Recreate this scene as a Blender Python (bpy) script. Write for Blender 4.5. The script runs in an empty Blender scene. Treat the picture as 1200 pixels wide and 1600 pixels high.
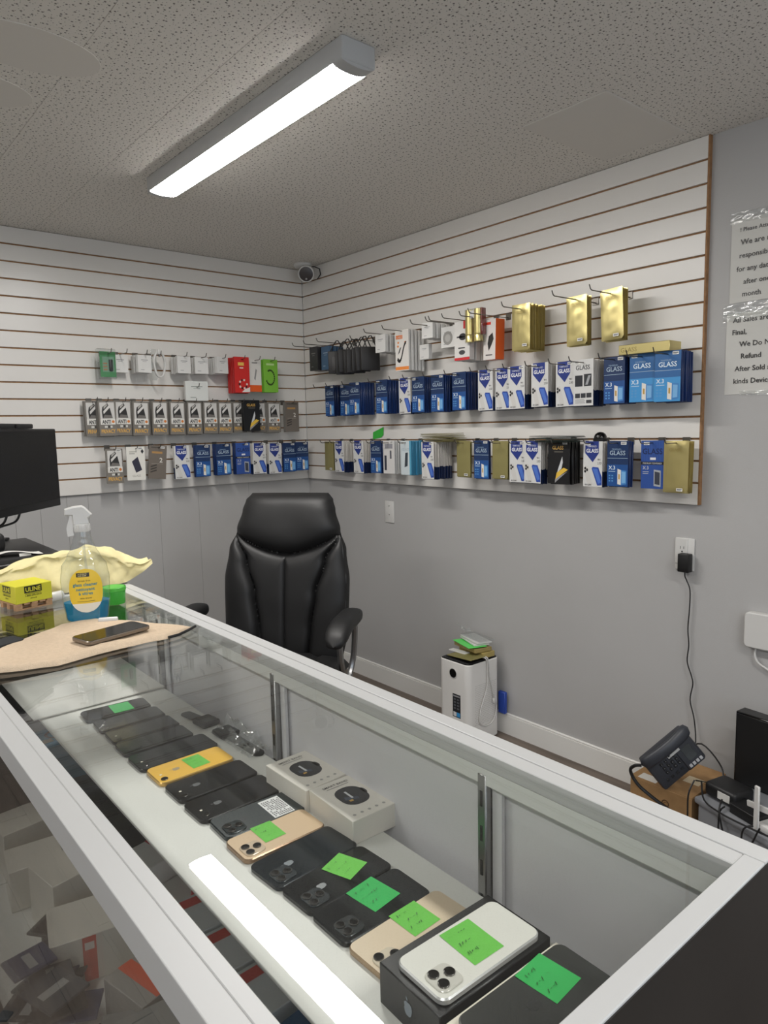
import bpy, bmesh, math, random
from mathutils import Matrix, Vector, noise
random.seed(7)
SC = bpy.context.scene
COL = SC.collection
PI = math.pi

# ------------------------------------------------------------------ camera, world, exposure
cam_d = bpy.data.cameras.new('camera')
cam = bpy.data.objects.new('camera', cam_d)
COL.objects.link(cam)
SC.camera = cam
cam_d.sensor_fit = 'VERTICAL'
cam_d.sensor_height = 24.0
cam_d.lens = 1099.4 / 1600 * 24.0
cam_d.clip_start = 0.02
_y, _p, _r = 0.69745, -0.117533, -0.021708
_f = Vector((math.sin(_y) * math.cos(_p), math.cos(_y) * math.cos(_p), math.sin(_p)))
_rt = Vector((math.cos(_y), -math.sin(_y), 0))
_up = _rt.cross(_f)
_r2 = math.cos(_r) * _rt + math.sin(_r) * _up
_u2 = -math.sin(_r) * _rt + math.cos(_r) * _up
cam.matrix_world = Matrix(((_r2.x, _u2.x, -_f.x, -2.39154), (_r2.y, _u2.y, -_f.y, -3.56025), (_r2.z, _u2.z, -_f.z, 1.40175), (0, 0, 0, 1)))

W = bpy.data.worlds.new('room_world')
SC.world = W
W.use_nodes = True
W.node_tree.nodes['Background'].inputs['Color'].default_value = (0.78, 0.87, 1.0, 1)
W.node_tree.nodes['Background'].inputs['Strength'].default_value = 1.2
SC.view_settings.view_transform = 'Standard'
SC.view_settings.look = 'None'
SC.view_settings.gamma = 1.0
SC.view_settings.use_curve_mapping = False
SC.view_settings.exposure = 0.86
LAMP = 36.0        # lens radiance of the ceiling fixtures
SC.cycles.max_bounces = 10
SC.cycles.diffuse_bounces = 5
SC.cycles.glossy_bounces = 5
SC.cycles.transparent_max_bounces = 24

# ------------------------------------------------------------------ materials
def lin(c):
    out = []
    for v in c[:3]:
        v /= 255.0
        out.append(v / 12.92 if v <= 0.04045 else ((v + 0.055) / 1.055) ** 2.4)
    return (out[0], out[1], out[2], 1.0)

MC = {}
def mat(c, rough=0.5, metal=0.0, name=None, spec=0.5, var=0.0, vscale=30.0, bump=0.0, bscale=200.0, coat=0.0):
    """procedural principled material, colour given in sRGB 0-255"""
    key = (tuple(c), rough, metal, spec, var, vscale, bump, bscale, coat)
    if key in MC: return MC[key]
    m = bpy.data.materials.new(name or 'paint')
    m.use_nodes = True
    nt = m.node_tree
    b = nt.nodes['Principled BSDF']
    col = lin(c)
    b.inputs['Base Color'].default_value = col
    b.inputs['Roughness'].default_value = rough
    b.inputs['Metallic'].default_value = metal
    b.inputs['Specular IOR Level'].default_value = spec
    b.inputs['Coat Weight'].default_value = coat
    if var or bump:
        g = nt.nodes.new('ShaderNodeNewGeometry')
        if var:
            n = nt.nodes.new('ShaderNodeTexNoise'); n.inputs['Scale'].default_value = vscale; n.inputs['Detail'].default_value = 4
            nt.links.new(g.outputs['Position'], n.inputs['Vector'])
            r = nt.nodes.new('ShaderNodeValToRGB')
            r.color_ramp.elements[0].position = 0.3; r.color_ramp.elements[1].position = 0.7
            r.color_ramp.elements[0].color = tuple(v * (1 - var) for v in col[:3]) + (1,)
            r.color_ramp.elements[1].color = tuple(min(1, v * (1 + var)) for v in col[:3]) + (1,)
            nt.links.new(n.outputs['Fac'], r.inputs['Fac']); nt.links.new(r.outputs['Color'], b.inputs['Base Color'])
        if bump:
            n2 = nt.nodes.new('ShaderNodeTexNoise'); n2.inputs['Scale'].default_value = bscale; n2.inputs['Detail'].default_value = 3
            nt.links.new(g.outputs['Position'], n2.inputs['Vector'])
            bp = nt.nodes.new('ShaderNodeBump'); bp.inputs['Strength'].default_value = bump; bp.inputs['Distance'].default_value = 0.002
            nt.links.new(n2.outputs['Fac'], bp.inputs['Height']); nt.links.new(bp.outputs['Normal'], b.inputs['Normal'])
    MC[key] = m
    return m

def glass_mat(name, tint=(0.985, 0.995, 0.99), f0=0.04, rough=0.0, film=0.0):
    """thin clear sheet: see-through with Fresnel (Schlick) reflection"""
    m = bpy.data.materials.new(name); m.use_nodes = True
    nt = m.node_tree; nt.nodes.clear(); L = nt.links.new
    o = nt.nodes.new('ShaderNodeOutputMaterial')
    g = nt.nodes.new('ShaderNodeNewGeometry')
    d = nt.nodes.new('ShaderNodeVectorMath'); d.operation = 'DOT_PRODUCT'
    L(g.outputs['Normal'], d.inputs[0]); L(g.outputs['Incoming'], d.inputs[1])
    def mth(op, a, b):
        n = nt.nodes.new('ShaderNodeMath'); n.operation = op
        for i, v in ((0, a), (1, b)):
            if v is None: continue
            if isinstance(v, (int, float)): n.inputs[i].default_value = v
            else: L(v, n.inputs[i])
        return n.outputs[0]
    c = mth('ABSOLUTE', d.outputs['Value'], None)
    k = mth('POWER', mth('SUBTRACT', 1.0, c), 5.0)
    fr = mth('ADD', mth('MULTIPLY', k, 1 - f0), f0)
    t = nt.nodes.new('ShaderNodeBsdfTransparent'); t.inputs['Color'].default_value = tint + (1,)
    gl = nt.nodes.new('ShaderNodeBsdfGlossy'); gl.inputs['Roughness'].default_value = rough
    mx = nt.nodes.new('ShaderNodeMixShader')
    L(fr, mx.inputs[0]); L(t.outputs[0], mx.inputs[1]); L(gl.outputs[0], mx.inputs[2])
    out = mx.outputs[0]
    if film:
        df = nt.nodes.new('ShaderNodeBsdfDiffuse'); df.inputs['Color'].default_value = (.8, .82, .8, 1)
        m2 = nt.nodes.new('ShaderNodeMixShader'); m2.inputs[0].default_value = film
        L(out, m2.inputs[1]); L(df.outputs[0], m2.inputs[2]); out = m2.outputs[0]
    L(out, o.inputs[0])
    return m

def emit_mat(name, c, s):
    m = bpy.data.materials.new(name); m.use_nodes = True
    b = m.node_tree.nodes['Principled BSDF']
    b.inputs['Base Color'].default_value = (.8, .8, .8, 1)
    b.inputs['Emission Color'].default_value = c + (1,)
    b.inputs['Emission Strength'].default_value = s
    return m

def tile_mat():
    m = bpy.data.materials.new('perforated_tile'); m.use_nodes = True
    nt = m.node_tree; L = nt.links.new; b = nt.nodes['Principled BSDF']
    g = nt.nodes.new('ShaderNodeNewGeometry')
    mp = nt.nodes.new('ShaderNodeMapping'); mp.inputs['Scale'].default_value = (1, 1, 0)
    L(g.outputs['Position'], mp.inputs['Vector'])
    last = None
    for sc, th, sf in ((48.0, 0.12, .03), (80.0, 0.085, .05)):
        v = nt.nodes.new('ShaderNodeTexVoronoi'); v.voronoi_dimensions = '2D'; v.inputs['Scale'].default_value = sc
        v.inputs['Randomness'].default_value = 0.75
        L(mp.outputs['Vector'], v.inputs['Vector'])
        r = nt.nodes.new('ShaderNodeMapRange'); r.inputs['From Min'].default_value = th - sf; r.inputs['From Max'].default_value = th + sf
        L(v.outputs['Distance'], r.inputs['Value'])
        if last is None: last = r.outputs[0]
        else:
            mm = nt.nodes.new('ShaderNodeMath'); mm.operation = 'MINIMUM'; L(last, mm.inputs[0]); L(r.outputs[0], mm.inputs[1]); last = mm.outputs[0]
    mx = nt.nodes.new('ShaderNodeMix'); mx.data_type = 'RGBA'
    mx.inputs['A'].default_value = lin((124, 120, 115)); mx.inputs['B'].default_value = lin((226, 222, 215))
    L(last, mx.inputs['Factor']); L(mx.outputs['Result'], b.inputs['Base Color'])
    bp = nt.nodes.new('ShaderNodeBump'); bp.inputs['Strength'].default_value = .5; bp.inputs['Distance'].default_value = .003
    L(last, bp.inputs['Height']); L(bp.outputs['Normal'], b.inputs['Normal'])
    b.inputs['Roughness'].default_value = .9; b.inputs['Specular IOR Level'].default_value = .1
    return m

def wood_mat(name, c1, c2, sx=2.0, sy=30.0):
    m = bpy.data.materials.new(name); m.use_nodes = True
    nt = m.node_tree; L = nt.links.new; b = nt.nodes['Principled BSDF']
    tc = nt.nodes.new('ShaderNodeTexCoord'); mp = nt.nodes.new('ShaderNodeMapping'); mp.inputs['Scale'].default_value = (sy, sx, sy)
    oi = nt.nodes.new('ShaderNodeObjectInfo')
    ad = nt.nodes.new('ShaderNodeVectorMath'); ad.operation = 'ADD'
    L(tc.outputs['Object'], ad.inputs[0]); L(oi.outputs['Random'], ad.inputs[1])
    L(ad.outputs[0], mp.inputs['Vector'])
    n = nt.nodes.new('ShaderNodeTexNoise'); n.inputs['Scale'].default_value = 1.5; n.inputs['Detail'].default_value = 6
    L(mp.outputs[0], n.inputs['Vector'])
    r = nt.nodes.new('ShaderNodeValToRGB'); r.color_ramp.elements[0].color = lin(c1); r.color_ramp.elements[1].color = lin(c2)
    r.color_ramp.elements[0].position = .3; r.color_ramp.elements[1].position = .7
    L(n.outputs['Fac'], r.inputs['Fac']); L(r.outputs['Color'], b.inputs['Base Color'])
    b.inputs['Roughness'].default_value = .45
    return m

M_wall = mat((177, 176, 175), .6, name='wall_paint', var=.02, vscale=3, bump=.15, bscale=300)
M_slat = mat((226, 223, 218), .32, name='slat_white', var=.015, vscale=4)
M_mdf = mat((150, 112, 76), .8, name='raw_board', var=.2, vscale=60)
M_base = mat((226, 225, 221), .4, name='trim_white')
M_tile = tile_mat()
M_smooth = mat((218, 214, 207), .85, name='plain_tile', spec=.2)
M_floor = wood_mat('floor_wood', (84, 74, 66), (116, 104, 94))
M_rail = mat((188, 189, 189), .4, name='white_aluminium')
M_chrome = mat((150, 150, 150), .28, 1.0, name='chrome')
M_steel = mat((120, 116, 110), .35, 1.0, name='hook_steel')
M_black = mat((22, 22, 23), .45, name='black_plastic', bump=.1, bscale=900)
M_blackgloss = mat((12, 12, 13), .12, name='black_gloss')
M_leather = mat((22, 22, 23), .5, name='black_leather', bump=.12, bscale=700)
M_white = mat((208, 207, 204), .35, name='white_plastic')
M_paper = mat((206, 205, 200), .8, name='paper', spec=.2)
M_glass = glass_mat('case_glass')
M_clear = glass_mat('clear_plastic', (.95, .965, .965), .09, .05)
M_film = glass_mat('crinkled_film', (.95, .96, .96), .09, .12, .08)
M_ink = mat((24, 24, 26), .6, name='ink')
M_shelf = mat((218, 218, 213), .5, name='shelf_white', var=.03, vscale=9)
M_lens = emit_mat('lamp_lens', (1.0, 0.97, 0.93), LAMP)

# ------------------------------------------------------------------ mesh builder
class MB:
    def __init__(s): s.v = []; s.f = []; s.mi = []; s.m = []
    def idx(s, m):
        if m not in s.m: s.m.append(m)
        return s.m.index(m)
    def add(s, vs, fs, m, X=None):
        o = len(s.v); k = s.idx(m)
        for v in vs:
            s.v.append(tuple(X @ Vector(v)) if X is not None else tuple(v))
        for f in fs: s.f.append(tuple(i + o for i in f)); s.mi.append(k)
        return s
    def box(s, x0, x1, y0, y1, z0, z1, m, X=None):
        vs = [(x, y, z) for x in (x0, x1) for y in (y0, y1) for z in (z0, z1)]
        return s.add(vs, [(0, 1, 3, 2), (4, 6, 7, 5), (0, 4, 5, 1), (2, 3, 7, 6), (0, 2, 6, 4), (1, 5, 7, 3)], m, X)
    def rbox(s, x0, x1, y0, y1, z0, z1, r, m, seg=2, X=None):
        bm = bmesh.new(); bmesh.ops.create_cube(bm, size=1)
        for v in bm.verts:
            v.co = Vector(((x0 + x1) / 2 + v.co.x * (x1 - x0), (y0 + y1) / 2 + v.co.y * (y1 - y0), (z0 + z1) / 2 + v.co.z * (z1 - z0)))
        bmesh.ops.bevel(bm, geom=bm.edges[:], offset=r, segments=seg, profile=.5, affect='EDGES')
        bm.verts.index_update()
        s.add([v.co[:] for v in bm.verts], [[v.index for v in f.verts] for f in bm.faces], m, X); bm.free()
        return s
    def slab(s, poly, z0, z1, m, e=0.0, X=None, m2=None):
        """extruded outline in the xy plane with an edge bevel e; top face may take m2"""
        n = len(poly); cx = sum(p[0] for p in poly) / n; cy = sum(p[1] for p in poly) / n
        def ring(z, ins):
            out = []
            for i, p in enumerate(poly):
                a = poly[i - 1]; b = poly[(i + 1) % n]
                t = Vector((b[0] - a[0], b[1] - a[1]))
                nn = Vector((-t.y, t.x)); nn = nn.normalized() if nn.length else nn
                out.append((p[0] + nn.x * ins, p[1] + nn.y * ins, z))
            return out
        R = [ring(z0, e), ring(z0 + e, 0), ring(z1 - e, 0), ring(z1, e)] if e else [ring(z0, 0), ring(z1, 0)]
        vs = [v for r in R for v in r]; fs = []
        for k in range(len(R) - 1):
            for i in range(n): j = (i + 1) % n; fs.append((k * n + i, k * n + j, (k + 1) * n + j, (k + 1) * n + i))
        fs.append(tuple(reversed(range(n))))
        s.add(vs, fs, m, X)
        s.add(R[-1], [tuple(range(n))], m2 or m, X)
        return s
    def tube(s, pts, r, m, n=8, X=None, r1=None):
        pts = [Vector(p) for p in pts]; vs = []; fs = []
        up = Vector((0, 0, 1)); prev = None
        for i, p in enumerate(pts):
            t = (pts[min(i + 1, len(pts) - 1)] - pts[max(i - 1, 0)]).normalized()
            if prev is None:
                a = t.cross(up) if abs(t.z) < .95 else t.cross(Vector((1, 0, 0)))
            else: a = prev - t * prev.dot(t)
            a.normalize(); prev = a; b = t.cross(a)
            rr = r if r1 is None else r + (r1 - r) * i / (len(pts) - 1)
            for k in range(n):
                th = 2 * PI * k / n; vs.append(p + a * (math.cos(th) * rr) + b * (math.sin(th) * rr))
        for i in range(len(pts) - 1):
            for k in range(n):
                j = (k + 1) % n; fs.append((i * n + k, i * n + j, (i + 1) * n + j, (i + 1) * n + k))
        fs.append(tuple(reversed(range(n)))); fs.append(tuple(range((len(pts) - 1) * n, len(pts) * n)))
        return s.add(vs, fs, m, X)
    def lathe(s, prof, m, n=24, X=None, sx=1.0, sy=1.0):
        vs = []; fs = []
        for r, z in prof:
            for k in range(n): th = 2 * PI * k / n; vs.append((r * math.cos(th) * sx, r * math.sin(th) * sy, z))
        for i in range(len(prof) - 1):
            for k in range(n):
                j = (k + 1) % n; fs.append((i * n + k, i * n + j, (i + 1) * n + j, (i + 1) * n + k))
        fs.append(tuple(reversed(range(n)))); fs.append(tuple(range((len(prof) - 1) * n, len(prof) * n)))
        return s.add(vs, fs, m, X)
    def grid(s, fn, nu, nv, m, X=None, wrap=False):
        vs = [fn(i / nu, j / nv) for j in range(nv + 1) for i in range(nu + 1)]
        fs = [(j * (nu + 1) + i, j * (nu + 1) + i + 1, (j + 1) * (nu + 1) + i + 1, (j + 1) * (nu + 1) + i) for j in range(nv) for i in range(nu)]
        return s.add(vs, fs, m, X)
    def poly(s, pts, m, X=None):
        return s.add(pts, [tuple(range(len(pts)))], m, X)
    def build(s, name, parent=None, smooth=True, loc=None, rot=None):
        me = bpy.data.meshes.new(name); me.from_pydata(s.v, [], s.f)
        for m in s.m: me.materials.append(m)
        me.polygons.foreach_set('material_index', s.mi); me.update()
        if smooth:
            me.shade_smooth(); me.set_sharp_from_angle(angle=math.radians(38))
        o = bpy.data.objects.new(name, me); COL.objects.link(o)
        if parent is not None: o.parent = parent
        if loc is not None: o.location = loc
        if rot is not None: o.rotation_euler = rot
        return o

def thing(o, label, cat, group=None, kind=None):
    o['label'] = label; o['category'] = cat
    if group: o['group'] = group
    if kind: o['kind'] = kind
    return o
def empty(name, loc=(0, 0, 0), rot=(0, 0, 0)):
    o = bpy.data.objects.new(name, None); COL.objects.link(o); o.location = loc; o.rotation_euler = rot; o.empty_display_size = .05
    return o
def struct(o): o['kind'] = 'structure'; return o
def inst(src, name, parent=None, loc=None, rot=None, scale=None):
    o = src.copy(); o.name = name; COL.objects.link(o)
    o.parent = parent
    if loc is not None: o.location = loc
    if rot is not None: o.rotation_euler = rot
    if scale is not None: o.scale = scale
    return o

def rrect(w, h, r, n=5, cx=0, cy=0):
    pts = []
    for qx, qy, a0 in ((1, 1, 0), (-1, 1, 90), (-1, -1, 180), (1, -1, 270)):
        for k in range(n + 1):
            a = math.radians(a0 + 90 * k / n)
            pts.append((cx + qx * (w / 2 - r) + r * math.cos(a), cy + qy * (h / 2 - r) + r * math.sin(a)))
    return pts
def ell(w, h, n=20, cx=0, cy=0):
    return [(cx + w / 2 * math.cos(2 * PI * k / n), cy + h / 2 * math.sin(2 * PI * k / n)) for k in range(n)]

TC = {}
def text_geo(txt, bold=0.0):
    k = (txt, bold)
    if k in TC: return TC[k]
    cu = bpy.data.curves.new('lettering', 'FONT'); cu.body = txt; cu.size = 1.0; cu.resolution_u = 2; cu.offset = bold
    ob = bpy.data.objects.new('lettering', cu)
    me = bpy.data.meshes.new_from_object(ob)
    vs = [v.co[:2] for v in me.vertices]; fs = [tuple(p.vertices) for p in me.polygons]
    bpy.data.objects.remove(ob); bpy.data.meshes.remove(me); bpy.data.curves.remove(cu)
    if vs:
        x0 = min(v[0] for v in vs); x1 = max(v[0] for v in vs)
    else: x0 = x1 = 0
    TC[k] = (vs, fs, x0, x1)
    return TC[k]

class Print(MB):
    """flat print on a 2-D face: P(u, v, layer) -> 3-D"""
    def __init__(s, P): super().__init__(); s.P = P
    def pg(s, pts, c, layer=1):
        m = c if isinstance(c, bpy.types.Material) else mat(c, .4, name='print')
        s.add([s.P(u, v, layer) for u, v in pts], [tuple(range(len(pts)))], m)
    def rect(s, u0, u1, v0, v1, c, layer=1): s.pg([(u0, v0), (u1, v0), (u1, v1), (u0, v1)], c, layer)
    def text(s, txt, u, v, h, c, layer=2, al='l', bold=0.0, wmax=None):
        vs, fs, x0, x1 = text_geo(txt, bold)
        if not vs: return
        m = c if isinstance(c, bpy.types.Material) else mat(c, .4, name='print')
        sc = h / .72; sx = sc; w = (x1 - x0) * sc
        if wmax and w > wmax: sx = sc * wmax / w; w = wmax
        off = {'l': 0, 'c': -w / 2, 'r': -w}[al]
        s.add([s.P(u + off + (a - x0) * sx, v + b * sc, layer) for a, b in vs], fs, m)
def front_P(y=0.0, step=.00025):
    return lambda u, v, l: (u, y - step * l, v)
def top_P(z=0.0, step=.0002):
    return lambda u, v, l: (u, v, z + step * l)

# ------------------------------------------------------------------ room shell
ZC = 2.335; S = 0.0762; XL = -4.3; YF = -5.4; WO = 0.018
# floor with planks
b = MB(); b.box(XL, WO, YF, WO, -.06, -.006, mat((58, 50, 44), .7)); floor = struct(b.build('floor', smooth=False))
b = MB(); b.box(-.0745, .0745, -.598, .598, -.006, 0, M_floor); plank0 = None
k = 0
nx = int((WO - XL) / .15); ny = int((WO - YF) / 1.2) + 1
for i in range(nx):
    for j in range(ny):
        x = WO - .075 - i * .15; y = WO - .6 - j * 1.2 + (.4 if i % 3 == 1 else .8 if i % 3 == 2 else 0)
        ya = max(y - .598, YF); yb = min(y + .598, WO)
        if yb - ya < .05: continue
        if plank0 is None: plank0 = b.build('plank', floor, False); o = plank0
        else: o = inst(plank0, 'plank', floor)
        o.location = (x, (ya + yb) / 2, 0); o.scale = (1, (yb - ya) / 1.196, 1)
# ceiling with one-foot tiles
b = MB(); b.box(XL, WO, YF, WO, ZC + .012, ZC + .08, M_smooth); ceiling = struct(b.build('ceiling', smooth=False))
T = .3048
tb = MB(); tb.slab(rrect(T - .0012, T - .0012, .001, 1), 0, .012, M_tile)
tb2 = MB(); tb2.slab([(-.46 / 2, -.1519), (.46 / 2, -.1519), (.46 / 2, .1519), (-.46 / 2, .1519)], -.002, .012, M_smooth)
t0 = None
# bevelled lower edge (slab is built upward, its bevel faces down)
tb = MB(); tb.slab(rrect(T - .0005, T - .0005, .001, 1), 0, .0122, M_tile, .0009)
for i in range(-1, 13):
    for j in range(-7, 9):
        x0 = -.539 - T * i; y0 = -2.366 - T * j      # tile spans x0..x0+T, y0..y0+T
        x1 = min(x0 + T, WO); y1 = min(y0 + T, WO)
        if x1 - x0 < .03 or y1 - y0 < .03 or x0 < XL or y0 < YF: continue
        if j == 0 and i in (0, -1): continue            # replaced by the plain patch panel
        if x1 - x0 > T - .01 and y1 - y0 > T - .01:
            if t0 is None: t0 = tb.build('tile', ceiling, False, (x0 + T / 2, y0 + T / 2, ZC))
            else: inst(t0, 'tile', ceiling, (x0 + T / 2, y0 + T / 2, ZC))
        else:
            q = MB(); q.slab([(x0, y0), (x1 - .0005, y0), (x1 - .0005, y1 - .0005), (x0, y1 - .0005)], 0, .0122, M_tile, .0009)
            q.build('tile', ceiling, False, (0, 0, ZC))
q = MB(); q.slab([(-.538, -2.3655), (-.077, -2.3655), (-.077, -2.0615), (-.538, -2.0615)], -.002, .0122, M_smooth, .001)
o = q.build('tile', ceiling, False, (0, 0, ZC)); o['label'] = 'plain tile without perforation'
q = MB(); q.slab([(-.0765, -2.3655), (WO, -2.3655), (WO, -2.0615), (-.0765, -2.0615)], 0, .0122, M_tile, .0009); q.build('tile', ceiling, False, (0, 0, ZC))
for (px, py, rx, ry) in ((-1.86, -1.62, .17, .11), (-1.93, -1.33, .15, .1)):
    q = MB(); q.slab(ell(2 * rx, 2 * ry, 28), -.0012, .001, M_smooth, .0008)
    o = q.build('plaster_patch', ceiling, True, (px, py, ZC)); o['label'] = 'smooth plastered repair spot'

# walls
def wall(name, x0, x1, y0, y1):
    q = MB(); q.box(x0, x1, y0, y1, 0, ZC + .05, M_wall); return struct(q.build(name, smooth=False))
wall_right = wall('wall_right', WO, WO + .1, YF, WO + .1)
wall_back = wall('wall_back', XL - .1, WO, WO, WO + .1)
wall_left = wall('wall_left', XL - .1, XL, YF, WO)
q = MB()   # shop front: low wall, piers and a head round an unseen window added for fill daylight
q.box(XL - .1, WO + .1, YF - .1, YF, 0, .5, M_wall); q.box(XL - .1, WO + .1, YF - .1, YF, 2.2, ZC + .05, M_wall)
q.box(XL - .1, -4.0, YF - .1, YF, .5, 2.2, M_wall); q.box(-.9, WO + .1, YF - .1, YF, .5, 2.2, M_wall)
wall_front = struct(q.build('wall_front', smooth=False))
q = MB()
for xx in (-4.0, -2.47, -.95): q.box(xx, xx + .05, YF - .08, YF - .02, .5, 2.2, M_rail)
q.box(-4.0, -.9, YF - .08, YF - .02, .5, .55, M_rail); q.box(-4.0, -.9, YF - .08, YF - .02, 2.15, 2.2, M_rail)
fill_window_1 = struct(q.build('fill_window_1', smooth=False))
for xa, xb in ((-3.95, -2.47), (-2.42, -.95)):
    q = MB(); q.box(xa, xb, YF - .053, YF - .047, .55, 2.15, M_glass); q.build('pane', fill_window_1, False)
# panelling boards under the slats on the back wall
x = WO
wd = [.42, .31, .22, .36, .1, .12, .11, .2, .1, .31, .12, .2, .1, .3, .2, .12, .3, .2, .3, .2, .3]
for w_ in wd:
    if x - w_ < XL: break
    q = MB(); q.slab([(x - w_ + .0004, 0), (x - .0004, 0), (x - .0004, 1.125), (x - w_ + .0004, 1.125)], 0, .003, M_wall, .0008, X=Matrix(((1, 0, 0, 0), (0, 0, -1, WO), (0, 1, 0, 0), (0, 0, 0, 1))))
    q.build('panel_board', wall_back, False); x -= w_

# slatwall: sixteen slats on each wall, brown grooves between
GB = .0085      # groove depth
def slats(parent, L, axis):
    for i in range(16):
        zt = ZC - i * S - (.0035 if i else .002); zb = ZC - (i + 1) * S + (.0035 if i < 15 else 0)
        q = MB()
        if axis == 'x': q.rbox(-L, -.0006, 0, GB + .001, zb, zt, .0009, M_slat, 1)
        else: q.rbox(0, GB + .001, -L, -.0006, zb, zt, .0009, M_slat, 1)
        q.build('slat', parent, False)
    q = MB()
    if axis == 'x': q.box(-L, 0, GB, WO, ZC - 16 * S, ZC - .001, M_mdf)
    else: q.box(GB, WO, -L, 0, ZC - 16 * S, ZC - .001, M_mdf)
    q.build('groove_board', parent, False)
slats(wall_back, 3.1, 'x')
slats(wall_right, 2.4, 'y')
q = MB()
q.box(0.0004, WO, -2.4, -2.3999, ZC - 16 * S, ZC - .001, M_mdf)
q.box(0.0002, WO, -2.4055, -2.3998, ZC - 16 * S, ZC - .001, M_mdf)
o = q.build('edge_band', wall_right, False); o['label'] = 'raw brown board edge of the slatted panel'

def base(name, x0, x1, y0, y1, ax):
    q = MB(); q.box(x0, x1, y0, y1, 0, .088, M_base)
    if ax == 'x': q.rbox(x0 + .004, x1, y0, y1, .088, .098, .003, M_base, 1)
    else: q.rbox(x0, x1, y0 + .004, y1, .088, .098, .003, M_base, 1)
    return struct(q.build(name, smooth=False))
base('baseboard_right', .004, WO, YF, .004, 'x')
base('baseboard_back', XL, .004, .0, WO - .004, 'y')

# ------------------------------------------------------------------ ceiling fixtures
M_lens_dim = emit_mat('lamp_lens_dim', (1.0, 0.97, 0.93), LAMP * .85)
def make_fixture(name, loc, rotz, label, M_lens=M_lens):
    e = empty(name, loc, (0, 0, rotz))
    thing(e, label, 'ceiling light', None)
    L = 1.155; a = .05; bz = .008
    q = MB()
    q.rbox(-.052, .052, -L / 2 - .03, L / 2 + .012, -.054, 0, .006, M_rail, 3); q.build('housing', e)
    q = MB()
    def lens(u, v): th = PI * u; return (-a * math.cos(th), -L / 2 + .012 + (L - .024) * v, -.0525 - bz * math.sin(th))
    q.grid(lens, 18, 1, M_lens); q.build('lens', e)
    for sgn in (-1, 1):
        q = MB(); prof = [(-a * 1.03 * math.cos(PI * k / 14), -.05 - (bz + .004) * math.sin(PI * k / 14)) for k in range(15)]
        y0 = sgn * (L / 2 + .012) - (.016 if sgn < 0 else 0); y1 = sgn * (L / 2 - .012)
        vs = [(p[0], y0 * (1 - .004), p[1]) for p in prof] + [(p[0], y1, p[1]) for p in prof]; n = 15
        fs = [(i, i + 1, n + i + 1, n + i) for i in range(n - 1)] + [tuple(range(n)), tuple(range(2 * n - 1, n - 1, -1))]
        q.add(vs, fs, M_rail); q.build('end_cap', e)
    return e
make_fixture('ceiling_light', (-1.25, -1.535, ZC), 0, 'lit strip light with curved white lens above the slatted corner')
make_fixture('ceiling_light', (-3.1, -1.54, ZC), 0, 'second strip light out of view over the shop floor to the left', M_lens_dim)  # from here on: unseen fixtures lighting the rest of the room
make_fixture('ceiling_light', (-1.226, -4.1, ZC), 0, 'third strip light, unseen, behind the viewer near the right wall')
make_fixture('ceiling_light', (-3.1, -4.1, ZC), 0, 'fourth strip light, unseen, behind the viewer over the shop floor', M_lens_dim)

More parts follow.
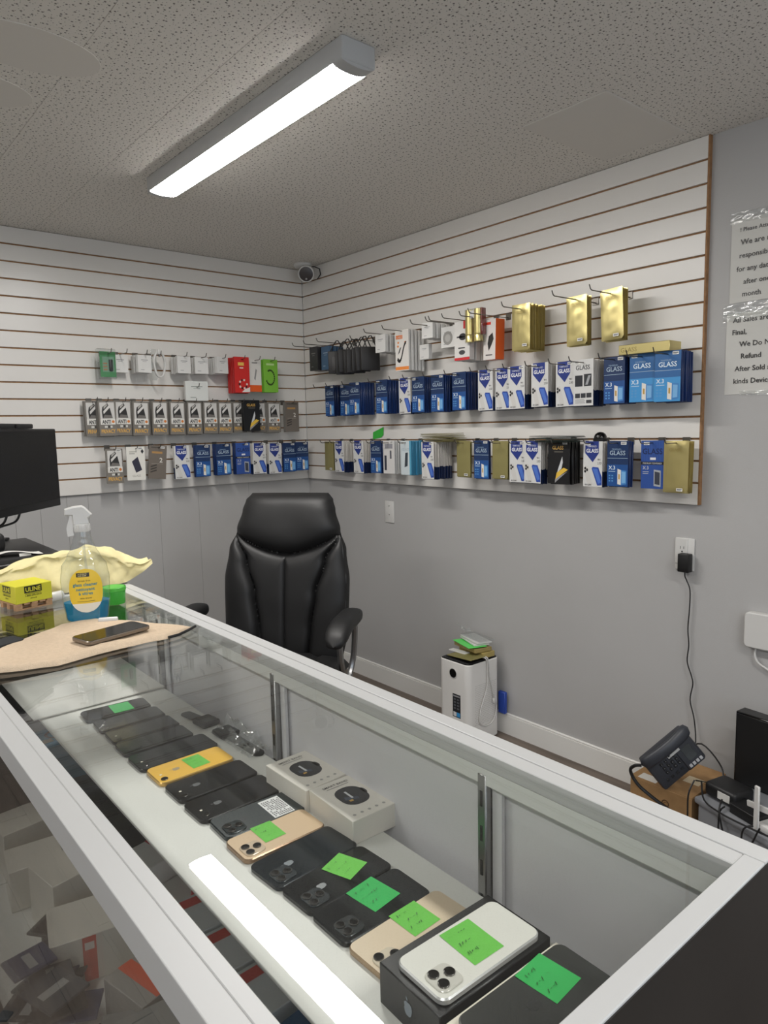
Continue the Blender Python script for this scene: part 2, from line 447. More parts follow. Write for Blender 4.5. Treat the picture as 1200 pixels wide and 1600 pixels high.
# ------------------------------------------------------------------ display case in the foreground
M_door = mat((214, 213, 216), .45, name='sliding_door', var=.02, vscale=5)
M_track = mat((222, 223, 220), .4, name='track_plastic')
M_dark = mat((34, 31, 29), .5, name='dark_laminate', var=.15, vscale=8)
M_greyface = mat((206, 208, 210), .4, name='rail_face')
ZT_ = .967; ZS = .76
def make_case(name, y0, y1, label, full):
    e = thing(empty(name, (-1.93, (y0 + y1) / 2, 0)), label, 'display case')
    ox, oy = e.location.x, e.location.y
    X = Matrix.Translation((-ox, -oy, 0))
    def part(nm, q, smooth=False, par=e): return q.build(nm, par, smooth)
    q = MB(); q.rbox(-2.195, -2.169, y0, y1, .932, ZT_ + .0014, .0012, M_rail, 2, X); q.rbox(-2.1685, -2.153, y0 + .021, y1 - .021, .945, ZT_ + .0006, .001, M_rail, 1, X)
    part('front_rail', q)
    q = MB(); q.rbox(-1.692, -1.667, y0, y1, .937, ZT_ + .0014, .0012, M_rail, 2, X); q.rbox(-1.7165, -1.6925, y0 + .021, y1 - .021, .945, ZT_ + .0006, .001, M_rail, 1, X)
    part('back_rail', q)
    q = MB(); q.rbox(-2.1687, -1.6923, y0, y0 + .0205, .958, ZT_ + .0012, .001, M_rail, 1, X); part('end_rail', q); q = MB(); q.rbox(-2.1687, -1.6923, y1 - .0205, y1, .94, ZT_ + .0012, .001, M_rail, 1, X)
    part('end_rail', q)
    q = MB(); q.box(-2.157, -1.712, y0 + .018, y1 - .018, ZT_ - .006, ZT_, M_glass, X); part('top_glass', q)
    q = MB(); q.box(-2.186, -2.180, y0 + .02, y1 - .02, .12, .935, M_glass, X); part('front_glass', q)
    q = MB(); q.box(-2.1945, -1.6675, y0 - .0012, y0 + .018, .0, .9655, M_dark, X); o = part('end_panel', q); o['label'] = 'dark brown end panel'
    q = MB(); q.box(-2.195, -1.667, y1 - .018, y1, .0, .9375, M_dark if full else M_rail, X); part('end_panel', q)
    q = MB(); q.box(-2.19, -1.67, y0 + .018, y1 - .018, .0, .12, M_dark, X); part('plinth', q)
    # rear sliding doors, upper track
    q = MB()
    for k, (xa, zb) in enumerate(((-1.7135, .922), (-1.703, .913), (-1.692, .922))):
        q.box(xa - .0028, xa + .0028, y0 + .018, y1 - .018, zb, .944, M_track, X)
    q.box(-1.7165, -1.689, y0 + .018, y1 - .018, .937, .9445, M_track, X); part('door_track', q)
    cuts = [y0 + .02, -2.962, -2.42, -1.86, y1 - .02] if full else [y0 + .02, (y0 + y1) / 2, y1 - .02]
    for k in range(len(cuts) - 1):
        xx = -1.691 if k % 2 else -1.6905
        q = MB(); q.box(xx - .0045, xx + .0045, cuts[k] + .0005, cuts[k + 1] - .0005, .122, .936, M_door, X); part('sliding_door', q)
    if full:
        for yy in (-1.845, -2.405, -2.948):
            q = MB(); q.rbox(-1.7175, -1.7005, yy - .008, yy + .008, .122, .936, .002, M_chrome, 1, X); st = part('shelf_standard', q, True)
            q = MB()
            for i in range(16):
                z = .14 + i * .05; q.box(-1.7183, -1.7172, yy - .002, yy + .002, z, z + .022, M_ink, X)
            s_ = part('slots', q, False, st); s_['label'] = 'row of dark bracket slots'; s_['kind'] = 'stuff'
            q = MB(); q.box(-1.7055, -1.6995, yy - .026, yy - .0095, .122, .922, M_door, X); part('door_stile', q)
        # shelves
        q = MB(); q.rbox(-2.012, -1.7185, y0 + .02, -1.86, ZS - .005, ZS, .001, M_shelf, 1, X); part('upper_shelf', q, True)
        q = MB(); q.rbox(-2.012, -1.7185, -1.858, y1 - .02, ZS - .003, ZS + .003, .001, M_shelf, 1, X)
        q.box(-2.026, -1.7187, -1.875, y1 - .021, ZS + .0032, ZS + .0048, M_paper, X); part('upper_shelf', q, True)
    q = MB(); q.rbox(-2.03, -1.7185, y0 + .02, y1 - .02, .548, .56, .002, M_shelf, 1, X); part('middle_shelf', q, True)
    q = MB(); q.rbox(-2.172, -1.7185, y0 + .02, y1 - .02, .288, .3, .002, M_shelf, 1, X); part('bottom_shelf', q, True)
    return e
make_case('display_case', -3.30, -1.54, 'long glass-topped display case with white rails in the foreground', True)
make_case('display_case', -1.536, -.62, 'second display case in line beyond it, carrying the black cash drawer', False)

# ------------------------------------------------------------------ packets hanging on the slats
NAVY = (20, 36, 72); BLUE = (30, 92, 168); SKY = (70, 160, 220); WHT = (212, 212, 210); INK = (26, 26, 30)
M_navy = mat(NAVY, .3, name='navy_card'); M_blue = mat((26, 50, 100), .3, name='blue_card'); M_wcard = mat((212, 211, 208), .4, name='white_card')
M_gold = mat((206, 192, 132), .3, .8, name='gold_foil'); M_olive = mat((150, 142, 92), .45, .35, name='dull_gold')
M_grey = mat((128, 124, 118), .4, name='grey_card'); M_bcard = mat((20, 20, 22), .3, name='black_card')
M_side = mat((204, 200, 194), .5, name='card_edge')
def body_plain(w, h, t, m, hole=True):
    q = MB(); q.rbox(-w / 2, w / 2, 0, t, -h, 0, min(.0012, t * .3), m, 1); return q
def band_body(w, h, t, m1, m2, split):
    q = MB(); q.rbox(-w / 2, w / 2, 0, t, -h * split, 0, .0008, m1, 1); q.box(-w / 2, w / 2, .0002, t - .0002, -h, -h * split, m2); return q
def foil_body(w, h, t, m, amp=.004):
    q = MB()
    sd = random.random() * 50
    def f(u, v):
        pil = (1 - (2 * u - 1) ** 4) * (1 - (2 * v - 1) ** 6)
        n = noise.noise(Vector((u * 3.2, v * 5.5, sd))) * .5 + noise.noise(Vector((u * 8, v * 3, sd + 9))) * .25
        return ((u - .5) * w, -amp * pil * (.7 + n), -h + h * v)
    q.grid(f, 12, 18, m)
    q.grid(lambda u, v: ((.5 - u) * w, t * .5 * (1 - (2 * u - 1) ** 4), -h + h * v), 6, 6, m)
    q.box(-w / 2, w / 2, 0, .0006, -h, 0, m)
    return q
def pr(): return Print(front_P())
def print_blue(w, h, bright=False):
    p = pr(); a = w / 2
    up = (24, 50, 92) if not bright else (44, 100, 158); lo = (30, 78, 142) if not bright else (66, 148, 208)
    p.rect(-a, a, -h * .52, 0, up); p.rect(-a, a, -h, -h * .52, lo)
    p.text('TEMPERED', -a * .55, -h * .2, h * .035, (150, 176, 200), 2, wmax=w * .6)
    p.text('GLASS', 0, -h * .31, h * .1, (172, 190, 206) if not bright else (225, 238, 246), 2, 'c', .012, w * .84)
    p.rect(-a, a, -h * .385, -h * .377, (176, 200, 220), 2)
    p.text('X.3', -a * .86, -h * .63, h * .085, (222, 232, 240), 2, 'l', .015)
    p.rect(-a * .86, -a * .2, -h * .68, -h * .665, (180, 205, 228), 2)
    for k in range(2):
        for j in range(3): p.rect(-a * .84 + k * w * .14, -a * .84 + k * w * .14 + w * .08, -h * (.78 + .06 * j), -h * (.75 + .06 * j), (90, 150, 205), 2)
    p.pg([(a * .02, -h * .95), (a * .36, -h * .97), (a * .36, -h * .64), (a * .02, -h * .61)], (226, 222, 214), 2)
    p.pg([(a * .36, -h * .97), (a * .88, -h * .95), (a * .88, -h * .65), (a * .36, -h * .64)], (66, 130, 196), 3)
    p.pg([(a * .44, -h * .93), (a * .8, -h * .92), (a * .8, -h * .68), (a * .44, -h * .67)], (120, 176, 222), 4)
    p.pg([(a * .12, -h * .84), (a * .25, -h * .845), (a * .25, -h * .735), (a * .12, -h * .725)], (190, 150, 70), 4)
    return p
def print_blue2(w, h):
    p = pr(); a = w / 2
    p.rect(-a, a, -h, 0, (44, 78, 150))
    for k in range(14): p.pg([(-a + k * w / 14, 0), (-a + k * w / 14 + .0016, 0), (-a + k * w / 14 + .0016, -h * .42), (-a + k * w / 14, -h * .42)], (60, 96, 170), 2)
    p.text('GLASS', 0, -h * .28, h * .12, (24, 34, 76), 3, 'c', .012, w * .86)
    p.rect(-a * .2, a * .3, -h * .4, -h * .35, (230, 230, 232), 3)
    p.rect(-a, a, -h * .5, -h * .44, INK, 3); p.text('PREMIUM TEMPERED', 0, -h * .488, h * .034, WHT, 4, 'c', 0, w * .92)
    p.text('X.3', -a * .84, -h * .6, h * .07, WHT, 3); p.rect(-a * .84, -a * .3, -h * .655, -h * .645, WHT, 3); p.rect(-a * .84, -a * .35, -h * .69, -h * .68, WHT, 3)
    p.pg([(a * .14, -h * .94), (a * .74, -h * .96), (a * .74, -h * .62), (a * .14, -h * .6)], (168, 172, 176), 3)
    p.pg([(a * .22, -h * .9), (a * .66, -h * .92), (a * .66, -h * .66), (a * .22, -h * .64)], (58, 62, 74), 4)
    return p
def print_white(w, h):
    p = pr(); a = w / 2
    p.rect(-a, a, -h, 0, WHT)
    p.pg([(-a * .8, 0), (-a * .8, -h * .26), (0, -h * .46), (a * .62, -h * .26), (a * .62, 0)][::-1][::-1], (38, 56, 130), 2)
    p.text('TEMPERED', -.05 * w, -h * .13, h * .042, (214, 218, 232), 3, 'c', .005, w * .5)
    p.text('GLASS', -.03 * w, -h * .245, h * .085, (245, 245, 248), 3, 'c', .025, w * .62)
    p.pg([(-a * .98, -h * .62), (-a * .9, -h * .55), (-a * .5, -h * .54), (-a * .02, -h * .94), (-a * .12, -h * .97), (-a * .5, -h * .96)], (206, 204, 200), 2)
    for k in range(3): p.pg(ell(.009, .011, 8, -a * (.78 - .2 * (k % 2)), -h * (.595 + .035 * k)), INK, 3)
    p.pg([(-a * .1, -h * .6), (0, -h * .56), (a * .6, -h * .57), (a * .97, -h * .78), (a * .97, -h * .96), (a * .5, -h * .97)], (44, 74, 160), 2)
    p.pg([(a * .0, -h * .6), (a * .5, -h * .6), (a * .9, -h * .9), (a * .6, -h * .93)], (78, 116, 198), 3)
    p.text('2.5D', a * .5, -h * .5, h * .05, INK, 2, 'l', .01, w * .22); p.text('9H', a * .5, -h * .42, h * .045, INK, 2, 'l', .01)
    p.text('HD CLEAR', -a * .8, -h * .975, h * .035, INK, 4, 'l', .01, w * .34)
    return p
def print_whiteback(w, h):
    p = pr(); a = w / 2
    p.rect(-a, a, -h, 0, WHT); p.text('GLASS', -a * .78, -h * .22, h * .1, (40, 42, 50), 2, 'l', .01, w * .72)
    p.rect(-a * .86, -a * .08, -h * .58, -h * .34, (40, 42, 48), 2); p.rect(a * .06, a * .82, -h * .58, -h * .32, (48, 50, 54), 2)
    p.pg([(a * .2, -h * .55), (a * .45, -h * .55), (a * .75, -h * .35), (a * .5, -h * .35)], (160, 162, 166), 3)
    for k in range(3): p.rect(-a * .84 + k * w * .29, -a * .84 + k * w * .29 + w * .25, -h * .83, -h * .73, (52, 54, 60), 2)
    for k in range(4): p.rect(-a * .84, a * (.1 + .1 * (k % 2)), -h * (.87 + k * .025), -h * (.862 + k * .025), (120, 120, 124), 2)
    p.rect(a * .3, a * .84, -h * .95, -h * .88, (60, 60, 64), 2)
    return p
def print_privacy(w, h):
    p = pr(); a = w / 2
    p.rect(-a, a, -h, 0, (120, 115, 108))
    p.rect(-a * .82, a * .86, -h * .68, -h * .05, (206, 204, 200), 2)
    p.pg([(-a * .5, -h * .18), (a * .1, -h * .08), (a * .34, -h * .2), (a * .6, -h * .5), (-a * .56, -h * .5), (-a * .6, -h * .3)], (44, 43, 43), 3)
    p.pg([(-a * .44, -h * .3), (a * .22, -h * .14), (a * .34, -h * .2), (-a * .4, -h * .38)], (214, 212, 208), 4)
    p.pg([(-a * .36, -h * .17), (a * .02, -h * .1), (a * .12, -h * .13), (-a * .36, -h * .24)], (176, 172, 166), 4)
    p.pg([(-a * .52, -h * .5), (a * .56, -h * .5), (a * .5, -h * .42), (-a * .3, -h * .4)], (112, 108, 104), 4)
    p.rect(-a * .84, a * .88, -h * .68, -h * .52, (222, 220, 214), 5)
    p.text('ANTI', -a * .66, -h * .655, h * .11, INK, 6, 'l', .03, w * .5); p.pg(ell(.014, .014, 12, a * .62, -h * .6), (206, 124, 60), 6)
    p.rect(-a * .4, a * .5, -h * .77, -h * .71, (208, 206, 200), 5); p.rect(-a * .05, a * .25, -h * .77, -h * .71, (60, 58, 56), 6)
    p.text('PRIVACY', 0, -h * .92, h * .11, (222, 172, 82), 5, 'c', .02, w * .82)
    return p
def print_privback(w, h):
    p = pr(); a = w / 2
    p.rect(-a, a, -h, 0, (112, 104, 96)); p.rect(-a * .7, a * .5, -h * .24, -h * .18, (176, 136, 84), 2)
    p.text('2', a * .2, -h * .5, h * .14, (220, 216, 208), 2, 'l', .02)
    for k in range(3): p.pg([(-a * .8, -h * (.62 + .08 * k)), (-a * .1, -h * (.56 + .08 * k)), (-a * .1, -h * (.6 + .08 * k)), (-a * .8, -h * (.66 + .08 * k))], (60, 56, 52), 2)
    p.rect(-a * .7, a * .6, -h * .55, -h * .545, (196, 190, 180), 2); p.rect(-a * .8, a * .8, -h * .08, -h * .04, (84, 78, 72), 2)
    return p
def print_clear(w, h):
    p = pr(); a = w / 2
    p.rect(-a, a, -h, 0, (226, 224, 216)); p.pg([(-a * .45, -h * .44), (a * .2, -h * .3), (a * .62, -h * .7), (-.02 * w, -h * .78)], (50, 50, 66), 2)
    p.text('GLASS', 0, -h * .9, h * .065, (150, 146, 140), 2, 'c', 0, w * .56); p.rect(-a * .7, a * .1, -h * .16, -h * .14, (160, 158, 150), 2); p.rect(-a * .7, -a * .1, -h * .22, -h * .19, (176, 174, 168), 2)
    p.pg([(a * .55, -h * .14), (a * .72, -h * .07), (a * .89, -h * .14), (a * .72, -h * .22)], (44, 44, 48), 2)
    return p
def print_black(w, h, yellow=True):
    p = pr(); a = w / 2
    p.rect(-a, a, -h, 0, (22, 22, 24)); p.text('GLASS', -.03 * w, -h * .2, h * .085, (216, 172, 92), 2, 'c', .02, w * .52)
    p.rect(-a * .4, a * .42, -h * .27, -h * .24, (90, 86, 80), 2)
    p.pg([(-a * .1, -h * .74), (-a * .02, -h * .66), (a * .36, -h * .36), (a * .42, -h * .5), (a * .3, -h * .64)], (206, 208, 210), 2)
    p.pg([(-a * .3, -h * .94), (-a * .14, -h * .74), (a * .5, -h * .62), (a * .9, -h * .66), (a * .2, -h * .8)], (226, 186, 70) if yellow else (210, 180, 110), 2)
    p.pg([(-a * .3, -h * .98), (-a * .28, -h * .9), (a * .1, -h * .82), (a * .86, -h * .7), (a * .1, -h * .88)], (150, 150, 152), 3)
    return p
def print_box(w, h, tone=(222, 221, 218), mark=(150, 150, 152)):
    p = pr(); a = w / 2
    p.rect(-a, a, -h, 0, tone); p.rect(-a * .5, a * .5, -h * .3, -h * .26, mark, 2); p.rect(-a * .3, a * .3, -h * .38, -h * .36, mark, 2)
    p.rect(-a * .6, -a * .1, -h * .85, -h * .82, mark, 2); return p
def print_gbox(w, h):
    p = print_box(w, h); p.pg(ell(w * .7, w * .7, 20, 0, -h * .55), (150, 148, 144), 3); p.pg(ell(w * .4, w * .4, 16, 0, -h * .55), (178, 176, 172), 4); return p
def print_cablew(w, h):
    p = pr(); a = w / 2
    p.rect(-a, a, -h, 0, (224, 220, 214)); p.rect(-a * .9, a * .1, -h * .22, -h * .13, (232, 122, 44), 2); p.text('CABLE', -a * .8, -h * .205, h * .055, WHT, 3, 'l', 0, w * .42)
    for cx, cy in ((-.55, .31), (.5, .31), (-.6, .4)): p.pg(ell(.011, .011, 10, a * cx, -h * cy), (232, 140, 70), 2)
    for k in range(14):
        t = k / 13; x = -a * .7 + t * a * 1.2; y = -h * (.75 - .28 * t + .12 * math.sin(t * 5)); p.pg([(x - .003, y), (x + .004, y - .002), (x + .008, y + .012), (x + .002, y + .014)], (40, 38, 38), 3)
    p.pg([(-a * .62, -h * .6), (-a * .36, -h * .55), (-a * .1, -h * .42), (-a * .3, -h * .44)], (40, 38, 38), 3)
    p.rect(-a, a, -h * .98, -h * .9, (234, 140, 66), 2)
    return p
def print_red(w, h):
    p = pr(); a = w / 2
    p.rect(-a, a, -h, 0, (222, 220, 216)); p.rect(a * .2, a, -h * .2, 0, (200, 44, 48), 2); p.rect(-a * .7, a * .6, -h * .42, -h * .38, (80, 78, 78), 2)
    p.pg(ell(w * .5, h * .18, 18, a * .1, -h * .4), (52, 52, 54), 2); p.rect(-a * .5, a * .4, -h * .7, -h * .67, (60, 60, 62), 3)
    p.pg(ell(w * .42, h * .12, 18, 0, -h * .8), (70, 70, 72), 2); p.rect(-a, a, -h, -h * .93, (206, 52, 56), 4); return p
def print_redb(w, h):
    p = pr(); a = w / 2
    p.rect(-a, a, -h, 0, (206, 44, 40)); p.rect(-a * .5, a * .3, -h * .24, -h * .15, (236, 190, 90), 2); p.rect(-a * .3, a * .2, -h * .32, -h * .29, (236, 226, 220), 2)
    for k in range(9):
        t = k / 8; cx = a * (.1 + .5 * math.cos(t * 5)); cy = -h * (.76 + .12 * math.sin(t * 5)); p.pg(ell(.012, .012, 8, cx, cy), (50, 34, 34) if k % 2 else (226, 214, 206), 3)
    p.pg([(-a * .1, -h * .98), (a, -h * .98), (a, -h * .84), (a * .3, -h * .9)], (232, 226, 220), 2); return p
def print_orangew(w, h):
    p = pr(); a = w / 2
    p.rect(-a, a, -h, 0, (226, 222, 216)); p.rect(-a, a, -h, -h * .8, (230, 98, 40), 2); p.rect(-a * .5, a * .4, -h * .14, -h * .1, (140, 138, 134), 2)
    p.pg([(-a * .2, -h * .6), (a * .1, -h * .3), (a * .3, -h * .34), (0, -h * .66)], (150, 148, 146), 2); return p
def print_greenc(w, h):
    p = pr(); a = w / 2
    p.rect(-a, a, -h, 0, (128, 190, 66)); p.rect(-a * .6, a * .5, -h * .18, -h * .12, (190, 222, 150), 2)
    for k in range(16):
        t = k / 15; cx = a * (-.1 + .6 * math.cos(t * 4.6 - 2)); cy = -h * (.55 + .22 * math.sin(t * 4.6 - 2)); p.pg(ell(.008, .012, 8, cx, cy), (34, 40, 30), 3)
    return p
def print_greenb(w, h):
    p = pr(); a = w / 2
    p.rect(-a, a, -h, 0, (64, 140, 84)); p.rect(-a, a, -h * .14, -h * .02, (34, 110, 52), 2)
    p.rect(-a * .7, a * .8, -h * .8, -h * .2, (120, 158, 134), 2); p.pg([(a * .1, -h * .75), (a * .5, -h * .75), (a * .6, -h * .4), (a * .1, -h * .3)], (52, 54, 54), 3)
    for k in range(3): p.rect(-a * .6, -a * .1, -h * (.5 + .12 * k), -h * (.44 + .12 * k), (170, 120, 80), 3)
    return p
def print_wphone(w, h):
    p = pr(); a = w / 2
    p.rect(-a, a, -h, 0, (214, 212, 210)); p.rect(-a * .7, a * .7, -h * .24, -h * .1, (150, 150, 156), 2); p.pg([(-a * .8, -h * .9), (-a * .4, -h * .9), (-a * .4, -h * .45), (-a * .8, -h * .45)], (54, 58, 70), 2)
    p.rect(a * .2, a * .5, -h * .55, -h * .3, (90, 90, 98), 2); return p
def print_teal(w, h):
    p = pr(); a = w / 2
    p.rect(-a, a, -h, 0, (206, 216, 220)); p.text('GLASS', 0, -h * .3, h * .09, (176, 190, 198), 2, 'c', .01, w * .7); p.pg([(-a * .3, -h * .78), (a * .3, -h * .74), (a * .4, -h * .34), (-a * .1, -h * .36)], (56, 64, 72), 2)
    p.rect(a * .7, a, -h, 0, (84, 164, 196), 3); return p
def print_earbud(w, h):
    p = pr(); a = w / 2
    p.rect(-a, a, -h, 0, (222, 216, 212)); p.rect(-a * .6, a * .2, -h * .14, -h * .07, (220, 66, 50), 2)
    p.pg([(-a * .1, -h * .42), (a * .5, -h * .34), (a * .7, -h * .5), (a * .3, -h * .66), (-a * .1, -h * .78), (-a * .3, -h * .6)], (44, 42, 44), 3)
    p.rect(-a * .6, a * .5, -h * .9, -h * .87, (90, 86, 84), 2); return p
def print_gold(w, h):
    p = Print(front_P(-.0052)); a = w / 2
    p.text('GLASS', -.02 * w, -h * .2, h * .06, mat((196, 178, 116), .35, .8), 1, 'c', 0, w * .5)
    return p

KIND = {
 'blue': (.084, .165, .006, lambda w, h, t: body_plain(w, h, t, M_blue), print_blue),
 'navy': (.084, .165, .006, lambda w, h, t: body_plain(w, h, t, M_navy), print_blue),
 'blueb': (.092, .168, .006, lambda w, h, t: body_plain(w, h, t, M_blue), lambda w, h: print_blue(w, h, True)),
 'blue2': (.088, .17, .009, lambda w, h, t: body_plain(w, h, t, M_blue), print_blue2),
 'white': (.083, .17, .0045, lambda w, h, t: band_body(w, h, t, M_side, M_navy, .66), print_white),
 'whiteback': (.084, .17, .0045, lambda w, h, t: band_body(w, h, t, M_side, M_navy, .66), print_whiteback),
 'gold': (.088, .178, .006, lambda w, h, t: foil_body(w, h, t, M_gold), print_gold),
 'olive': (.084, .16, .005, lambda w, h, t: foil_body(w, h, t, M_olive, .002), None),
 'privacy': (.082, .168, .010, lambda w, h, t: body_plain(w, h, t, M_grey), print_privacy),
 'privback': (.09, .168, .010, lambda w, h, t: body_plain(w, h, t, M_grey), print_privback),
 'clear': (.092, .165, .009, lambda w, h, t: body_plain(w, h, t, M_wcard), print_clear),
 'black': (.1, .168, .008, lambda w, h, t: body_plain(w, h, t, M_bcard), print_black),
 'wphone': (.085, .165, .008, lambda w, h, t: body_plain(w, h, t, M_wcard), print_wphone),
 'teal': (.075, .165, .012, lambda w, h, t: body_plain(w, h, t, mat((60, 140, 180), .35)), print_teal),
 'sbox': (.062, .068, .022, lambda w, h, t: body_plain(w, h, t, M_wcard), print_box),
 'mbox': (.075, .085, .02, lambda w, h, t: body_plain(w, h, t, M_wcard), print_box),
 'gbox': (.085, .09, .028, lambda w, h, t: body_plain(w, h, t, M_wcard), print_gbox),
 'cablew': (.085, .19, .014, lambda w, h, t: body_plain(w, h, t, M_wcard), print_cablew),
 'redbox': (.088, .165, .03, lambda w, h, t: body_plain(w, h, t, M_wcard), print_red),
 'redpack': (.09, .19, .011, lambda w, h, t: body_plain(w, h, t, mat((190, 40, 38), .35)), print_redb),
 'orangew': (.076, .178, .011, lambda w, h, t: body_plain(w, h, t, M_wcard), print_orangew),
 'greenc': (.09, .18, .011, lambda w, h, t: body_plain(w, h, t, mat((120, 182, 62), .35)), print_greenc),
 'earbud': (.074, .165, .05, lambda w, h, t: body_plain(w, h, t, mat((226, 96, 34), .4)), print_earbud),
 'dark': (.075, .13, .02, lambda w, h, t: body_plain(w, h, t, mat((52, 52, 54), .35)), lambda w, h: print_box(w, h, (44, 44, 46), (120, 118, 116))),
 'steelblue': (.08, .125, .018, lambda w, h, t: body_plain(w, h, t, mat((58, 88, 118), .35)), lambda w, h: print_box(w, h, (62, 94, 126), (150, 170, 190))),
 'greenw': (.125, .1, .018, lambda w, h, t: body_plain(w, h, t, M_wcard), lambda w, h: print_box(w, h, (216, 218, 214), (120, 130, 124))),
}
NAMES = {'blue': 'glass_packet', 'navy': 'glass_packet', 'blueb': 'glass_packet', 'blue2': 'glass_packet', 'white': 'glass_packet', 'whiteback': 'glass_packet', 'gold': 'foil_packet', 'olive': 'foil_packet',
 'privacy': 'privacy_packet', 'privback': 'privacy_packet', 'clear': 'glass_packet', 'black': 'glass_packet', 'wphone': 'glass_packet', 'teal': 'glass_packet', 'sbox': 'small_box', 'mbox': 'small_box', 'gbox': 'small_box',
 'cablew': 'cable_packet', 'redbox': 'accessory_box', 'redpack': 'cable_packet', 'orangew': 'cable_packet', 'greenc': 'cable_packet', 'earbud': 'accessory_box', 'dark': 'accessory_box', 'steelblue': 'accessory_box', 'greenw': 'accessory_box'}
PB = {}; PP = {}
def proto(kind, variant=0):
    k = (kind, variant)
    if k not in PB:
        w, h, t, bf, pf = KIND[kind]
        PB[k] = bf(w, h, t)
        PB[k] = PB[k].build('packet_mesh'); me = PB[k].data; bpy.data.objects.remove(PB[k]); PB[k] = me
        if pf:
            if kind not in PP:
                o = pf(w, h).build('print_mesh', None, False); PP[kind] = o.data; bpy.data.objects.remove(o)
    return PB[k], PP.get(kind)
STICK = None
def sticker_mesh():
    global STICK
    if STICK is None:
        p = Print(front_P(0, .0003)); p.rect(-.011, .011, -.005, .005, (236, 236, 232)); p.rect(-.009, .009, -.001, .0025, (110, 110, 112), 2); p.rect(-.009, .004, -.0035, -.0022, (140, 140, 142), 2)
        o = p.build('sticker_mesh', None, False); STICK = o.data; bpy.data.objects.remove(o)
    return STICK
def world(axis, along, d, z):
    return (-d, along, z) if axis == 'R' else (along, -d, z)
RZ = {'R': -PI / 2, 'B': 0.0}
def packet(kind, axis, along, d, zt, label, cat, group=None, front=True, yaw=0, roll=0, sticker=None, variant=0, name=None):
    me, pm = proto(kind, variant)
    o = bpy.data.objects.new(name or NAMES[kind], me); COL.objects.link(o)
    o.location = world(axis, along, d, zt); o.rotation_euler = (0, roll, RZ[axis] + yaw)
    thing(o, label, cat, group)
    if front and pm:
        c = bpy.data.objects.new('front_print', pm); COL.objects.link(c); c.parent = o
    if front and sticker:
        c = bpy.data.objects.new('price_sticker', sticker_mesh()); COL.objects.link(c); c.parent = o
        w, h = KIND[kind][:2]; c.location = (sticker[0] * w / 2, -.0062 if kind == 'gold' else -.0034 if kind == 'olive' else -.0012, -sticker[1] * h)
    return o
HK = {}
def hook(axis, along, groove, length, label):
    e = empty('display_hook', world(axis, along, 0, ZC - groove * S - (.019 if axis == 'R' and groove < 12 else .012)), (0, 0, RZ[axis]))
    thing(e, label, 'hook')
    if length not in HK:
        q = MB(); q.tube([(0, .004, 0), (0, -length + .012, 0.0), (0, -length + .004, .004), (0, -length - .003, .018)], .0021, M_steel, 6); o = q.build('wire', e); HK[length] = o.data
    else:
        o = bpy.data.objects.new('wire', HK[length]); COL.objects.link(o); o.parent = e
    if 'p' not in HK:
        q = MB(); q.rbox(-.014, .014, -.0026, -.0006, -.008, .018, .0008, M_steel, 1); q.box(-.013, .013, -.001, .006, .0125, .0185, M_steel); o = q.build('back_plate', e); HK['p'] = o.data
    else:
        o = bpy.data.objects.new('back_plate', HK['p']); COL.objects.link(o); o.parent = e
    return e
CAT = {'gold': 'foil packet', 'olive': 'foil packet', 'sbox': 'box', 'mbox': 'box', 'gbox': 'box', 'redbox': 'box', 'earbud': 'box', 'dark': 'box', 'steelblue': 'box', 'greenw': 'box', 'cablew': 'cable packet', 'redpack': 'cable packet', 'orangew': 'cable packet', 'greenc': 'cable packet'}
def stack(kind, axis, along, d, back, groove, label, short, n=None, drop=0.0, hk=True, hl=None, yaw=0, roll=0, sticker=None, pitch=None, backkind=None):
    """a hook with packets: the front one, then those queued behind it towards the wall"""
    w, h, t = KIND[kind][:3]
    zt = ZC - groove * S - .012 + .009 - drop
    packet(kind, axis, along, d, zt, label, CAT.get(kind, 'packet'), None, True, yaw, roll, sticker)
    pit = pitch or t + .0045
    if n is None: n = int(max(0, (d - t - back) / pit))
    for i in range(n):
        dd = d - (i + 1) * pit - (t * .2)
        if dd - t < .004: break
        packet(backkind or kind, axis, along + random.uniform(-.002, .002), dd, zt - random.uniform(0, .004), 'packets hanging behind the ' + short, CAT.get(kind, 'packet'), 'packets behind the ' + short, False, random.uniform(-.035, .035), random.uniform(-.016, .016), variant=i % 3 if kind == 'gold' else 0)
    if hk: hook(axis, along, groove, hl or round(d + .03, 2), 'wire hook holding the ' + short)

# right wall, upper row (long hooks)
U = 6
stack('dark', 'R', -.262, .115, .03, U, 'dark grey accessory box nearest the corner on the upper right-wall row', 'dark grey box nearest the corner', 2, .012, hl=.25, pitch=.024)
stack('steelblue', 'R', -.37, .11, .02, U, 'steel-blue accessory box beside the dark grey box near the corner', 'steel-blue box near the corner', 3, .02, hl=.25, pitch=.024)
stack('mbox', 'R', -.885, .15, .02, U, 'white charger box hanging between black pouches and orange cable packets', 'white charger box by the pouches', 3, .018, hl=.25, pitch=.03)
stack('cablew', 'R', -1.02, .13, .02, U, 'white cable packet with orange stripe, first of its hook beside white boxes', 'orange-striped white cable packet', 4, .01, hl=.25, yaw=.1, pitch=.022)
stack('sbox', 'R', -1.215, .15, .02, U, 'small white box in front of the two lower boxes right of cable packets', 'small white box by cable packets', 3, .004, hl=.25, yaw=.15, pitch=.028)
packet('sbox', 'R', -1.13, .09, ZC - U * S - .09, 'small white box hanging lower than its neighbour right of cable packets', 'box')
stack('gbox', 'R', -1.31, .115, .02, U, 'square white box with a round grey picture left of the red box', 'box with the round grey picture', 1, .03, hl=.25, pitch=.036)
stack('redbox', 'R', -1.41, .13, .02, U, 'white and red box with dark round pictures under the gold jar', 'white and red box', 2, .02, hl=.25, pitch=.036)
